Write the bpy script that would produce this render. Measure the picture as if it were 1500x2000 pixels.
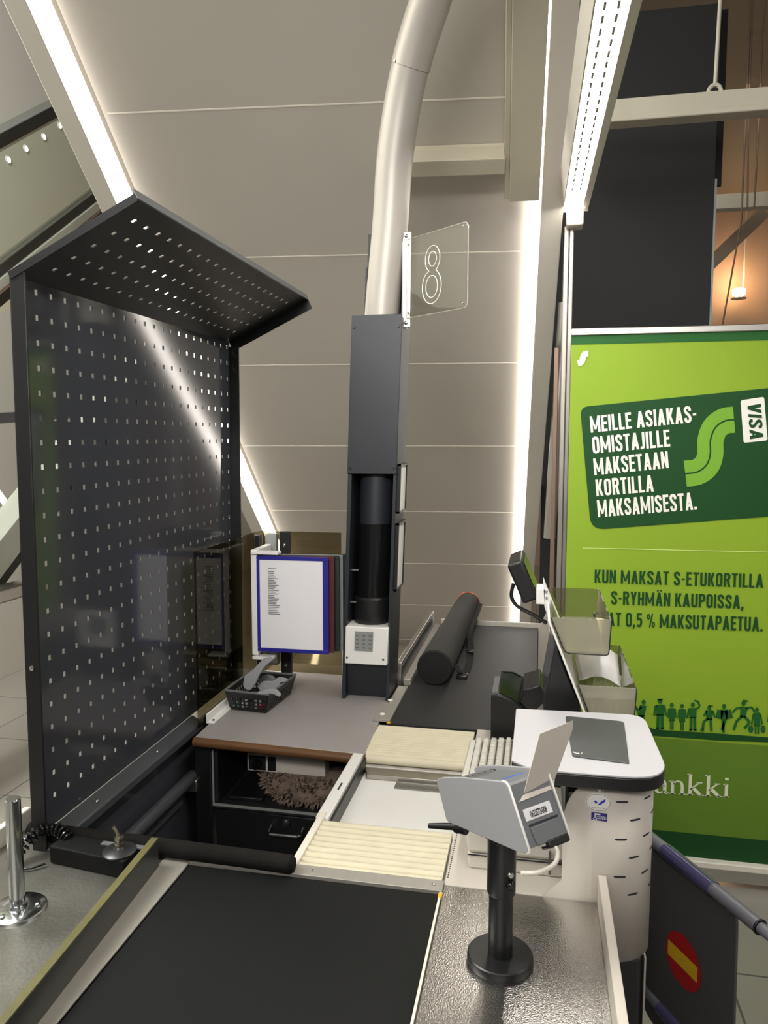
import bpy, bmesh, math, random
from mathutils import Vector, Matrix
for o in list(bpy.data.objects): bpy.data.objects.remove(o, do_unlink=True)
SC = bpy.context.scene
COL = SC.collection
R = math.radians
V = Vector
random.seed(7)

# ------------------------------------------------------------------ camera
PITCH = math.atan(145/1500.0)
YAW = R(11.4415)
CAM_POS = V((0, 0, 1.65))
cd = bpy.data.cameras.new('camera'); cam = bpy.data.objects.new('camera', cd); COL.objects.link(cam)
cd.sensor_fit = 'VERTICAL'; cd.sensor_height = 24.0; cd.lens = 24.0*1500/2000.0
cd.clip_start = 0.02; cd.clip_end = 100
cam.location = CAM_POS
cam.rotation_euler = (R(90)-PITCH, 0, YAW)
SC.camera = cam
# ------------------------------------------------------------------ world, lights, exposure
w = bpy.data.worlds.new('world'); SC.world = w; w.use_nodes = True
wb = w.node_tree.nodes['Background']; wb.inputs[0].default_value = (1.0, 0.97, 0.93, 1); wb.inputs[1].default_value = 0.20
SC.view_settings.view_transform = 'Standard'; SC.view_settings.look = 'None'
SC.view_settings.exposure = 0.0; SC.view_settings.gamma = 1.0; SC.view_settings.use_curve_mapping = False
def area(name, loc, target, sx, sy, power, col=(1, .95, .88)):
    l = bpy.data.lights.new(name, 'AREA'); l.shape = 'RECTANGLE'; l.size = sx; l.size_y = sy; l.energy = power; l.color = col
    o = bpy.data.objects.new(name, l); COL.objects.link(o); o.location = loc
    o.rotation_euler = (V(target)-V(loc)).to_track_quat('-Z', 'Y').to_euler(); return o
area('shop_ceiling_light', (-0.35, -2.6, 3.4), (-0.6, 2.2, 1.9), 3.0, 0.5, 48, (1, .97, .92))
area('aisle_ceiling_light', (2.6, 1.0, 3.3), (2.0, 2.2, 0), 0.6, 3.0, 34, (1, .97, .92))
area('hall_ceiling_light', (-2.95, 1.2, 4.6), (-2.9, 3.0, 1.0), 1.0, 2.4, 240, (1, 1, .93))
area('glass_fill_light', (-1.85, 0.7, 4.3), (-2.4, 3.4, 2.2), 0.4, 1.6, 50, (.98, 1, .94))  # added unseen lamp that brightens the near face of the escalator glass
sl_ = area('soffit_fill_light', (-0.25, -1.4, 2.9), (-0.45, 4.6, 1.15), 1.2, 0.3, 8, (1, .97, .93)); sl_.data.spread = R(50)  # added unseen fill that lifts the lower soffit and right beam
area('far_hall_light', (1.6, 6.2, 4.2), (1.4, 8.2, 0), 1.5, 1.5, 6, (1, .84, .68))

# ------------------------------------------------------------------ materials
def s2l(c):
    c /= 255.0
    return c/12.92 if c <= .04045 else ((c+.055)/1.055)**2.4
MATS = {}
def mat(name, rgb, rough=.5, metal=0, bump=0, bscale=300, var=.05, vscale=6, spec=.5, stretch=None, coat=0, rvar=0):
    m = bpy.data.materials.new(name); m.use_nodes = True; nt = m.node_tree; N = nt.nodes; L = nt.links
    b = N['Principled BSDF']
    c = tuple(s2l(v) for v in rgb)
    b.inputs['Roughness'].default_value = rough; b.inputs['Metallic'].default_value = metal
    b.inputs['Specular IOR Level'].default_value = spec; b.inputs['Coat Weight'].default_value = coat
    tc = N.new('ShaderNodeTexCoord'); mp = N.new('ShaderNodeMapping'); L.new(tc.outputs['Object'], mp.inputs[0])
    if stretch: mp.inputs['Scale'].default_value = stretch
    nz = N.new('ShaderNodeTexNoise'); nz.inputs['Scale'].default_value = vscale; nz.inputs['Detail'].default_value = 5
    L.new(mp.outputs[0], nz.inputs['Vector'])
    rp = N.new('ShaderNodeValToRGB')
    rp.color_ramp.elements[0].position = .3; rp.color_ramp.elements[1].position = .7
    rp.color_ramp.elements[0].color = (*[v*(1-var) for v in c], 1); rp.color_ramp.elements[1].color = (*[min(1, v*(1+var)) for v in c], 1)
    L.new(nz.outputs[0], rp.inputs[0]); L.new(rp.outputs[0], b.inputs['Base Color'])
    if rvar:
        mr = N.new('ShaderNodeMapRange'); mr.inputs['To Min'].default_value = max(.02, rough-rvar); mr.inputs['To Max'].default_value = rough+rvar
        L.new(nz.outputs[0], mr.inputs[0]); L.new(mr.outputs[0], b.inputs['Roughness'])
    if bump:
        n2 = N.new('ShaderNodeTexNoise'); n2.inputs['Scale'].default_value = bscale; n2.inputs['Detail'].default_value = 3
        L.new(mp.outputs[0], n2.inputs['Vector'])
        bp = N.new('ShaderNodeBump'); bp.inputs['Strength'].default_value = bump; bp.inputs['Distance'].default_value = .002
        L.new(n2.outputs[0], bp.inputs['Height']); L.new(bp.outputs[0], b.inputs['Normal'])
    MATS[name] = m
    return m
def emit(name, rgb, strength):
    m = bpy.data.materials.new(name); m.use_nodes = True; nt = m.node_tree; nt.nodes.clear()
    o = nt.nodes.new('ShaderNodeOutputMaterial'); e = nt.nodes.new('ShaderNodeEmission')
    e.inputs[0].default_value = (*[s2l(v) for v in rgb], 1); e.inputs[1].default_value = strength
    nt.links.new(e.outputs[0], o.inputs[0]); return m
def sheet_glass(name, tint, refl=1.0, rough=.02, haze=0, hazecol=(200, 200, 195)):
    """thin clear or smoked acrylic: straight-through transmission with a fresnel reflection"""
    m = bpy.data.materials.new(name); m.use_nodes = True; nt = m.node_tree; N = nt.nodes; L = nt.links; N.clear()
    o = N.new('ShaderNodeOutputMaterial'); t = N.new('ShaderNodeBsdfTransparent'); g = N.new('ShaderNodeBsdfGlossy')
    g.inputs['Roughness'].default_value = rough
    t.inputs[0].default_value = (*[s2l(v) for v in tint], 1)
    f = N.new('ShaderNodeLayerWeight'); f.inputs[0].default_value = .5
    pw = N.new('ShaderNodeMath'); pw.operation = 'POWER'; pw.inputs[1].default_value = 4.0; L.new(f.outputs['Facing'], pw.inputs[0])
    mu = N.new('ShaderNodeMath'); mu.operation = 'MULTIPLY_ADD'; mu.inputs[1].default_value = .8*refl; mu.inputs[2].default_value = .04*refl; mu.use_clamp = True; L.new(pw.outputs[0], mu.inputs[0])
    mx = N.new('ShaderNodeMixShader'); L.new(mu.outputs[0], mx.inputs[0])
    if haze:
        d = N.new('ShaderNodeBsdfDiffuse'); d.inputs[0].default_value = (*[s2l(v) for v in hazecol], 1)
        m2 = N.new('ShaderNodeMixShader'); m2.inputs[0].default_value = haze
        L.new(t.outputs[0], m2.inputs[1]); L.new(d.outputs[0], m2.inputs[2]); L.new(m2.outputs[0], mx.inputs[1])
    else:
        L.new(t.outputs[0], mx.inputs[1])
    L.new(g.outputs[0], mx.inputs[2]); L.new(mx.outputs[0], o.inputs[0]); return m

M = dict(
    soffit=mat('soffit_panel_paint', (180, 174, 164), .55, 0, var=.03, vscale=1.2),
    seam=mat('seam_joint', (226, 220, 208), .5),
    beam=mat('beam_paint', (212, 206, 195), .45, var=.03, vscale=2),
    duct=mat('duct_paint', (182, 175, 156), .5, var=.03),
    darkpaint=mat('charcoal_powder_coat', (62, 64, 70), .085, 0, var=.05, spec=.4),
    visorpaint=mat('dark_powder_coat', (38, 37, 36), .4, 0, bump=.05, bscale=900, var=.06),
    blackpaint=mat('black_powder_coat', (15, 15, 16), .45, var=.1),
    columnpaint=mat('column_grey_paint', (34, 37, 43), .45, var=.05, bump=.04, bscale=800),
    belt=mat('rubber_belt', (17, 18, 18), .6, 0, bump=.1, bscale=1500, var=.12, vscale=3, spec=.2),
    belt2=mat('worn_rubber_belt', (44, 43, 44), .5, 0, bump=.06, bscale=900, var=.12, vscale=3, spec=.3),
    steel=mat('brushed_stainless', (172, 168, 160), .34, 1, bump=.12, bscale=120, var=.07, vscale=4, stretch=(12, 1, 1), rvar=.08),
    galv=mat('galvanised_sheet', (190, 187, 183), .22, 1, bump=.3, bscale=420, var=.05, vscale=260),
    deckm=mat('worn_steel_deck', (142, 140, 133), .36, .85, bump=.2, bscale=140, var=.12, vscale=7, rvar=.1),
    chrome=mat('chrome', (205, 208, 210), .16, 1, var=.01),
    alu=mat('brushed_aluminium', (206, 202, 196), .33, 1, var=.03, stretch=(1, 1, .1)),
    tubem=mat('satin_aluminium_tube', (176, 170, 162), .42, .3, var=.03, vscale=3),
    cream=mat('cream_slat_plastic', (212, 204, 178), .5, var=.05, vscale=20),
    creamrail=mat('cream_rail', (226, 220, 206), .45),
    white=mat('white_plastic', (228, 226, 222), .4, var=.02),
    offwhite=mat('offwhite_coated_steel', (198, 190, 180), .45, var=.02),
    beige=mat('beige_machine_plastic', (216, 210, 199), .5, var=.02),
    keym=mat('keycap_plastic', (228, 225, 214), .45, var=.02),
    keyd=mat('keyboard_bed', (96, 92, 84), .6),
    laminate=mat('grey_laminate', (154, 148, 145), .42, var=.04, vscale=5),
    wood=mat('wood_edge_band', (98, 66, 36), .5, var=.2, vscale=12, stretch=(.6, 6, 6)),
    blackp=mat('black_plastic', (25, 25, 26), .38, var=.1),
    blackgl=mat('gloss_black_plastic', (18, 18, 19), .16, var=.1),
    greyp=mat('grey_plastic', (104, 106, 109), .42, var=.03),
    silver=mat('silver_plastic', (162, 162, 165), .4, .15, var=.02),
    blueg=mat('blue_plastic', (56, 96, 178), .3, var=.05),
    foam=mat('black_foam', (30, 28, 27), .95, 0, bump=.6, bscale=260, var=.2, vscale=20, spec=.1),
    nylon=mat('black_nylon', (48, 47, 46), .75, 0, bump=.35, bscale=900, var=.12, vscale=8, spec=.25),
    nylond=mat('black_nylon_end', (32, 31, 31), .8, 0, bump=.35, bscale=900, var=.12, spec=.2),
    orange=mat('orange_trim', (206, 88, 44), .6),
    fleece=mat('brown_fleece', (128, 112, 100), 1, 0, bump=1, bscale=120, var=.25, vscale=30, spec=.1),
    paper=mat('paper', (226, 224, 226), .7, var=.01),
    ink=mat('printed_ink', (120, 118, 122), .7),
    inkd=mat('dark_ink', (38, 38, 44), .6),
    frameblue=mat('blue_frame_plastic', (36, 34, 134), .4),
    framered=mat('maroon_frame_plastic', (84, 30, 34), .45),
    framegreen=mat('dark_green_frame_plastic', (28, 40, 34), .45),
    framegrey=mat('grey_frame_plastic', (138, 140, 138), .45),
    yellowed=mat('yellowed_edge', (98, 94, 58), .5, var=.12, vscale=20),
    sidepanel=mat('dark_laminate_side', (74, 75, 73), .34, .55, var=.06, vscale=4, stretch=(1, .3, 1)),
    lime=mat('banner_lime', (137, 168, 44), .55, spec=.25, var=.02, vscale=2),
    midgreen=mat('banner_mid_green', (96, 128, 40), .55, spec=.25, var=.02),
    darkgreen=mat('banner_dark_green', (22, 70, 30), .55, spec=.25, var=.03),
    bandgreen=mat('banner_band_green', (32, 92, 38), .55, spec=.25, var=.03),
    logogreen=mat('banner_logo_green', (118, 168, 52), .55, spec=.25, var=.02),
    print=mat('banner_white_print', (238, 236, 228), .5, var=.01),
    printlime=mat('banner_pale_line', (206, 224, 130), .5),
    railgrey=mat('barrier_grey_paint', (104, 104, 112), .35, var=.04),
    gatep=mat('barrier_panel_grey', (74, 74, 75), .5, var=.05),
    signred=mat('sign_red', (168, 24, 28), .45),
    signyel=mat('sign_yellow', (214, 172, 36), .45),
    stickerblue=mat('sticker_navy', (36, 34, 120), .45),
    logoblue=mat('logo_blue', (50, 66, 176), .45),
    blackwall=mat('black_board', (22, 22, 24), .7, var=.08, vscale=2),
    farwall=mat('far_wall_paint', (160, 134, 112), .7, var=.06, vscale=1),
    farceil=mat('far_ceiling_paint', (132, 122, 106), .6, var=.05, vscale=1),
    hallwall=mat('hall_wall_paint', (214, 210, 200), .7, var=.03, vscale=1),
    pipe=mat('pale_pipe_paint', (188, 182, 166), .5),
    post=mat('post_metal', (150, 144, 138), .4, .6, var=.05),
    postb=mat('bronze_post', (120, 98, 84), .45, .4, var=.05),
    mullion=mat('dark_mullion', (44, 44, 40), .5),
    esc=mat('escalator_skirt', (176, 178, 166), .5),
    escglass=mat('green_glass_panel', (172, 182, 164), .18, var=.03, vscale=1),
    mic=mat('matte_black_paint', (14, 14, 14), .7, spec=.2, bump=.2, bscale=300, var=.2),
    brass=mat('brass_stud', (160, 154, 138), .3, 1),
    darkmat=mat('dark_grey_mat', (68, 70, 70), .36, var=.06, vscale=4),
    pad=mat('screen_glass_black', (46, 46, 58), .12, var=.05),
    farbeam=mat('far_beam_paint', (118, 104, 88), .6),
    satin=mat('satin_steel_trim', (168, 163, 154), .38, .35, bump=.08, bscale=150, var=.06, vscale=6, stretch=(8, 1, 1)),
    tabletop=mat('console_top_laminate', (188, 186, 190), .35, var=.015),
    railpaint=mat('ledge_rail_paint', (70, 72, 76), .35, var=.08),
    toe=mat('dark_steel_base', (70, 70, 72), .35, .7, var=.05),
)
M['escglass'] = sheet_glass('green_glass_panel', (250, 252, 245), .8)
M['glass_smoke'] = sheet_glass('smoked_acrylic', (196, 190, 170), .35)
M['glass_tray'] = sheet_glass('smoked_tray_acrylic', (216, 214, 200), 1.0, haze=.05, hazecol=(196, 192, 176))
M['glass_front'] = sheet_glass('hazy_tray_acrylic', (216, 214, 200), 1.0, haze=.30, hazecol=(206, 202, 184))
M['glass_clear'] = sheet_glass('clear_acrylic', (244, 244, 240), 1.4)
M['glass_lens'] = sheet_glass('scanner_glass', (110, 122, 116), 1.2, .12)
M['glass_sleeve'] = sheet_glass('clear_sleeve_plastic', (170, 166, 200), 1.6, haze=.25, hazecol=(120, 116, 170))
M['led'] = emit('led_cove_glow', (255, 247, 238), 13.0)
M['led2'] = emit('led_fixture_glow', (255, 250, 240), 40.0)
M['halllight'] = emit('hall_tube_glow', (255, 252, 244), 4.0)
M['warm'] = emit('warm_lamp_glow', (255, 206, 140), 14.0)
M['spot'] = emit('reflected_spot_glow', (255, 255, 240), 3.0)
m = mat('floor_tile', (150, 144, 134), .16, var=.05, vscale=2)
nt = m.node_tree; N = nt.nodes; L = nt.links
br = N.new('ShaderNodeTexBrick'); br.offset = 0; br.inputs['Scale'].default_value = 1.0
for k, v in (('Brick Width', .6), ('Row Height', .6), ('Mortar Size', .004), ('Mortar Smooth', .1)): br.inputs[k].default_value = v
br.inputs['Color1'].default_value = (.30, .28, .245, 1); br.inputs['Color2'].default_value = (.275, .255, .225, 1); br.inputs['Mortar'].default_value = (.12, .11, .1, 1)
tcn = [n for n in N if n.type == 'TEX_COORD'][0]; L.new(tcn.outputs['Object'], br.inputs['Vector'])
L.new(br.outputs[0], N['Principled BSDF'].inputs['Base Color']); M['floor'] = m

# ------------------------------------------------------------------ mesh helpers
class MB:
    def __init__(s): s.v = []; s.f = []; s.mi = []
    def add(s, vs, fs, mi=0):
        o = len(s.v); s.v += [V(p) for p in vs]
        for f in fs: s.f.append([i+o for i in f]); s.mi.append(mi)
        return s
    def box(s, a, b, mi=0, rot=None, piv=None):
        x0, y0, z0 = a; x1, y1, z1 = b
        vs = [V(p) for p in ((x0,y0,z0),(x1,y0,z0),(x1,y1,z0),(x0,y1,z0),(x0,y0,z1),(x1,y0,z1),(x1,y1,z1),(x0,y1,z1))]
        if rot is not None:
            pv = V(piv) if piv is not None else (V(a)+V(b))/2
            vs = [rot @ (p-pv)+pv for p in vs]
        return s.add(vs, [(0,3,2,1),(4,5,6,7),(0,1,5,4),(1,2,6,5),(2,3,7,6),(3,0,4,7)], mi)
    def ext(s, pts, vec, mi=0):
        pts = [V(p) for p in pts]; n = len(pts); vec = V(vec)
        nn = V((0,0,0))
        for i in range(n): nn += pts[i].cross(pts[(i+1) % n])
        if nn.dot(vec) > 0: pts = pts[::-1]
        fs = [list(range(n)), list(range(2*n-1, n-1, -1))]
        for i in range(n):
            j = (i+1) % n; fs.append((j, i, n+i, n+j))
        return s.add(pts+[p+vec for p in pts], fs, mi)
    def poly(s, pts, mi=0): return s.add(pts, [list(range(len(pts)))], mi)
    def cyl(s, p0, p1, r0, r1=None, n=24, mi=0, caps=True):
        p0 = V(p0); p1 = V(p1); r1 = r0 if r1 is None else r1
        d = (p1-p0).normalized(); a = d.orthogonal().normalized(); b = d.cross(a)
        vs = []
        for p, r in ((p0, r0), (p1, r1)):
            for i in range(n):
                t = 2*math.pi*i/n; vs.append(p+a*(r*math.cos(t))+b*(r*math.sin(t)))
        fs = [(i, (i+1) % n, n+(i+1) % n, n+i) for i in range(n)]
        if caps: fs += [list(range(n-1, -1, -1)), list(range(n, 2*n))]
        return s.add(vs, fs, mi)
    def tube(s, path, r, n=12, mi=0, caps=True):
        P = [V(p) for p in path]; rr = r if isinstance(r, (list, tuple)) else [r]*len(P)
        vs = []; a = None
        for i, p in enumerate(P):
            d = (P[min(i+1, len(P)-1)]-P[max(i-1, 0)]).normalized()
            if a is None: a = d.orthogonal().normalized()
            else:
                a = (a-d*a.dot(d))
                a = a.normalized() if a.length > 1e-6 else d.orthogonal().normalized()
            b = d.cross(a)
            for k in range(n):
                t = 2*math.pi*k/n; vs.append(p+a*(rr[i]*math.cos(t))+b*(rr[i]*math.sin(t)))
        fs = []
        for i in range(len(P)-1):
            for k in range(n):
                fs.append((i*n+k, i*n+(k+1) % n, (i+1)*n+(k+1) % n, (i+1)*n+k))
        if caps: fs += [list(range(n-1, -1, -1)), list(range((len(P)-1)*n, len(P)*n))]
        return s.add(vs, fs, mi)
    def lathe(s, prof, c, axis=(0,0,1), n=32, mi=0):
        c = V(c); d = V(axis).normalized(); a = d.orthogonal().normalized(); b = d.cross(a); vs = []
        for r, z in prof:
            for k in range(n):
                t = 2*math.pi*k/n; vs.append(c+d*z+a*(r*math.cos(t))+b*(r*math.sin(t)))
        fs = []
        for i in range(len(prof)-1):
            for k in range(n): fs.append((i*n+k, i*n+(k+1) % n, (i+1)*n+(k+1) % n, (i+1)*n+k))
        fs += [list(range(n-1, -1, -1)), list(range((len(prof)-1)*n, len(prof)*n))]
        return s.add(vs, fs, mi)
    def disc(s, c, nrm, r, n=24, mi=0, ry=None, up=None):
        c = V(c); d = V(nrm).normalized(); a = V(up).normalized() if up is not None else d.orthogonal().normalized(); b = a.cross(d)
        ry = r if ry is None else ry
        return s.poly([c+b*(r*math.cos(2*math.pi*k/n))+a*(ry*math.sin(2*math.pi*k/n)) for k in range(n)], mi)
    def build(s, name, m, parent=None, bevel=0, smooth=True, ang=35, kind=None, label=None, origin=None, seg=2, weld=False):
        me = bpy.data.meshes.new(name)
        org = V(origin) if origin is not None else (parent_world(parent) if parent else V((0,0,0)))
        me.from_pydata([tuple(p-org) for p in s.v], [], s.f)
        ms = m if isinstance(m, (list, tuple)) else [m]
        for x in ms: me.materials.append(x)
        for p, i in zip(me.polygons, s.mi): p.material_index = min(i, len(ms)-1)
        bm = bmesh.new(); bm.from_mesh(me)
        if weld: bmesh.ops.remove_doubles(bm, verts=bm.verts, dist=1e-5)
        bmesh.ops.recalc_face_normals(bm, faces=bm.faces); bm.to_mesh(me); bm.free()
        if smooth:
            for p in me.polygons: p.use_smooth = True
            me.set_sharp_from_angle(angle=R(ang))
        o = bpy.data.objects.new(name, me); COL.objects.link(o)
        if parent: o.parent = parent
        o.location = org-(parent_world(parent) if parent else V((0,0,0)))
        if bevel:
            md = o.modifiers.new('edge', 'BEVEL'); md.width = bevel; md.segments = seg; md.limit_method = 'ANGLE'; md.angle_limit = R(40); md.harden_normals = False
        if kind: o['kind'] = kind
        if label: o['label'] = label
        return o
def parent_world(o):
    p = V((0,0,0))
    while o: p += V(o.location); o = o.parent
    return p
def thing(name, label, cat, loc, group=None):
    o = bpy.data.objects.new(name, None); COL.objects.link(o); o.location = loc; o.empty_display_size = .05
    o['label'] = label; o['category'] = cat
    if group: o['group'] = group
    return o
def tag(o, label, cat, group=None):
    o['label'] = label; o['category'] = cat
    if group: o['group'] = group
    return o
def catmull(pts, n=8):
    P = [V(p) for p in pts]; out = []
    for i in range(len(P)-1):
        p0 = P[max(i-1, 0)]; p1 = P[i]; p2 = P[i+1]; p3 = P[min(i+2, len(P)-1)]
        for k in range(n):
            t = k/n
            out.append(.5*((2*p1)+(p2-p0)*t+(2*p0-5*p1+4*p2-p3)*t*t+(3*p1-p0-3*p2+p3)*t**3))
    out.append(P[-1]); return out
def rrect(w, h, r, n=6):
    o = []
    for cx, cy, a0 in ((w/2-r, h/2-r, 0), (-w/2+r, h/2-r, 90), (-w/2+r, -h/2+r, 180), (w/2-r, -h/2+r, 270)):
        for k in range(n+1):
            a = R(a0+90*k/n); o.append((cx+r*math.cos(a), cy+r*math.sin(a)))
    return o
def round_poly(pts, rad, n=5):
    P = [V((p[0], p[1])) for p in pts]; out = []
    for i in range(len(P)):
        p = P[i]; a = P[i-1]; b = P[(i+1) % len(P)]; r = rad[i] if isinstance(rad, (list, tuple)) else rad
        if r <= 0: out.append((p.x, p.y)); continue
        da = (a-p); db = (b-p); ra = min(r, da.length*.49); rb = min(r, db.length*.49)
        q0 = p+da.normalized()*ra; q1 = p+db.normalized()*rb
        for k in range(n+1):
            t = k/n; q = q0*(1-t)**2+p*2*t*(1-t)+q1*t*t; out.append((q.x, q.y))
    return out
# measured points: the point where the photograph's sight line meets a known real plane
_f0 = V((-math.sin(YAW), math.cos(YAW), 0)); _r = V((math.cos(YAW), math.sin(YAW), 0)); _u0 = V((0, 0, 1))
_fw = _f0*math.cos(PITCH)-_u0*math.sin(PITCH); _up = _u0*math.cos(PITCH)+_f0*math.sin(PITCH)
def meet(px, py, o, n):
    d = _fw*1500+_r*(px-750)-_up*(py-1000); n = V(n); o = V(o)
    return CAM_POS+d*((o-CAM_POS).dot(n)/d.dot(n))
def atz(px, py, z): return meet(px, py, (0, 0, z), (0, 0, 1))
def aty(px, py, y): return meet(px, py, (0, y, 0), (0, 1, 0))
def atx(px, py, x): return meet(px, py, (x, 0, 0), (1, 0, 0))
# lettering
def text_mesh(body, bold=.0, shear=0):
    cu = bpy.data.curves.new('t', 'FONT'); cu.body = body; cu.size = 1; cu.offset = bold; cu.shear = shear; cu.resolution_u = 4
    o = bpy.data.objects.new('t', cu); COL.objects.link(o)
    bpy.context.view_layer.update()
    dg = bpy.context.evaluated_depsgraph_get(); me = bpy.data.meshes.new_from_object(o.evaluated_get(dg))
    vs = [(v.co.x, v.co.y) for v in me.vertices]; fs = [list(p.vertices) for p in me.polygons]
    bpy.data.objects.remove(o, do_unlink=True); bpy.data.curves.remove(cu); bpy.data.meshes.remove(me)
    return vs, fs
def letters(mb, body, p0, p1, up, bold=.03, mi=0, shear=0):
    """set a line of lettering from baseline start p0 to baseline end p1, cap height vector up"""
    vs, fs = text_mesh(body, bold, shear); hv, _ = text_mesh('H', bold)
    y0 = min(v[1] for v in hv); cap = max(v[1] for v in hv)-y0
    x0 = min(v[0] for v in vs); x1 = max(v[0] for v in vs)
    p0 = V(p0); p1 = V(p1); up = V(up); d = (p1-p0)/(x1-x0)
    mb.add([p0+d*(x-x0)+up*((y-y0)/cap) for x, y in vs], fs, mi); return mb

# condensed bold print alphabet built from bars, slanted bars and curves
def stroke(mb, pts, w_, f, n=6):
    P_ = catmull([V((p[0], p[1], 0)) for p in pts], n) if len(pts) > 2 else [V((p[0], p[1], 0)) for p in pts]
    ws = w_ if isinstance(w_, (list, tuple)) else [w_, w_]
    L_, R_ = [], []
    for i, p in enumerate(P_):
        d_ = (P_[min(i+1, len(P_)-1)]-P_[max(i-1, 0)]).normalized(); nn = V((-d_.y, d_.x, 0))
        s = i/(len(P_)-1); wv = ws[0]+(ws[-1]-ws[0])*s if len(ws) == 2 else (ws[0]+(ws[1]-ws[0])*2*s if s < .5 else ws[1]+(ws[2]-ws[1])*(2*s-1))
        L_.append(p+nn*wv/2); R_.append(p-nn*wv/2)
    for i in range(len(P_)-1): mb.add([f(L_[i]), f(L_[i+1]), f(R_[i+1]), f(R_[i])], [(0, 1, 2, 3)])
T_ = .165
def _v(x, y0=0, y1=1): return ('p', [(x, y0), (x+T_, y0), (x+T_, y1), (x, y1)])
def _h(x0, x1, y, t=.145): return ('p', [(x0, y), (x1, y), (x1, y+t), (x0, y+t)])
def _d(x0, y0, x1, y1, t=.175): return ('p', [(x0, y0), (x0+t, y0), (x1+t, y1), (x1, y1)])
def _c(*pts): return ('c', pts)
_O = _c((.085, .5), (.085, .74), (.11, .88), (.235, .925), (.36, .88), (.385, .74), (.385, .5), (.385, .26), (.36, .12), (.235, .075), (.11, .12), (.085, .26), (.085, .5))
_S = _c((.385, .70), (.375, .85), (.235, .925), (.10, .86), (.09, .70), (.20, .55), (.31, .44), (.385, .30), (.36, .13), (.235, .075), (.10, .14), (.085, .30))
GL = {'A': (.52, [_d(0, 0, .175, 1), _d(.345, 0, .17, 1), _h(.12, .40, .20)]), 'E': (.40, [_v(0), _h(0, .40, 0), _h(0, .37, .44), _h(0, .40, .855)]),
  'I': (T_, [_v(0)]), 'L': (.38, [_v(0), _h(0, .38, 0)]), 'T': (.42, [_v(.1275), _h(0, .42, .855)]), 'H': (.46, [_v(0), _v(.295), _h(0, .46, .43)]),
  'N': (.48, [_v(0), _v(.315), _d(.01, 1, .32, 0, .15)]), 'M': (.68, [_v(0), _v(.515), _d(.01, 1, .275, .18, .13), _d(.54, 1, .275, .18, .13)]),
  'K': (.48, [_v(0), _d(.10, .38, .29, 1), _d(.12, .55, .31, 0)]), 'J': (.30, [_v(.135, .25), _c((.2175, .28), (.205, .13), (.13, .075), (.0, .085))]),
  'O': (.47, [_O]), '0': (.47, [_O]), 'S': (.47, [_S]), 'U': (.47, [_v(0, .28), _v(.305, .28), _c((.0825, .3), (.10, .13), (.235, .075), (.37, .13), (.3875, .3))]),
  'P': (.45, [_v(0), _c((.05, .925), (.27, .925), (.37, .84), (.37, .60), (.27, .50), (.05, .50))]),
  'R': (.47, [_v(0), _c((.05, .925), (.27, .925), (.37, .84), (.37, .62), (.27, .52), (.05, .52)), _d(.30, 0, .20, .50)]),
  'Y': (.48, [_v(.1575, 0, .45), _d(.15, .40, 0, 1), _d(.155, .40, .305, 1)]), 'V': (.50, [_d(.165, 0, 0, 1), _d(.165, 0, .33, 1)]),
  '-': (.26, [_h(.02, .24, .40, .13)]), '.': (.17, [_h(0, .17, 0, .17)]), ',': (.17, [_h(0, .17, 0, .17), _d(-.02, -.16, .03, .05, .11)]),
  '5': (.45, [_h(.03, .42, .855), ('p', [(.03, .46), (.17, .46), (.17, 1), (.03, 1)]), _c((.08, .56), (.25, .60), (.36, .50), (.37, .28), (.32, .12), (.20, .07), (.07, .13))]),
  '%': (.62, [_d(.16, 0, .36, 1, .11), ('t', [(.12, .96), (.05, .86), (.05, .70), (.12, .60), (.19, .70), (.19, .86), (.12, .96)]), ('t', [(.50, .40), (.43, .30), (.43, .14), (.50, .04), (.57, .14), (.57, .30), (.50, .40)])])}
GL['\u00c4'] = (.52, GL['A'][1]+[_h(.08, .22, 1.07, .13), _h(.30, .44, 1.07, .13)])
def condensed(mb, body, p0, p1, up, shear=0, gap=.085, space=.27):
    tot = 0
    for c in body: tot += space if c == ' ' else GL[c][0]+gap
    tot -= gap; p0 = V(p0); d = (V(p1)-p0)/tot; up = V(up); x = 0
    lift = d.cross(up).normalized()
    if lift.y > 0 or abs(lift.y) < .1 and lift.dot(V((0, -1, 1))) < 0: lift = -lift
    q_ = 0
    for c in body:
        if c == ' ': x += space; continue
        wd, prims = GL[c]
        f = lambda p: p0+d*(x+p[0]+shear*p[1])+up*p[1]
        for kind, pts in prims:
            q_ = (q_+1) % 6; g = (lambda p, l_=lift*(.00012*q_): f(p)+l_)
            if kind == 'p': mb.poly([g(p) for p in pts])
            else: stroke(mb, pts, .165 if kind == 'c' else .09, g, 5)
        x += wd+gap
    return mb

# ================================================================== SETTING
MB().box((-7, -4, -.05), (7, 11, 0)).build('floor', M['floor'], kind='structure', smooth=False)
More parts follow.
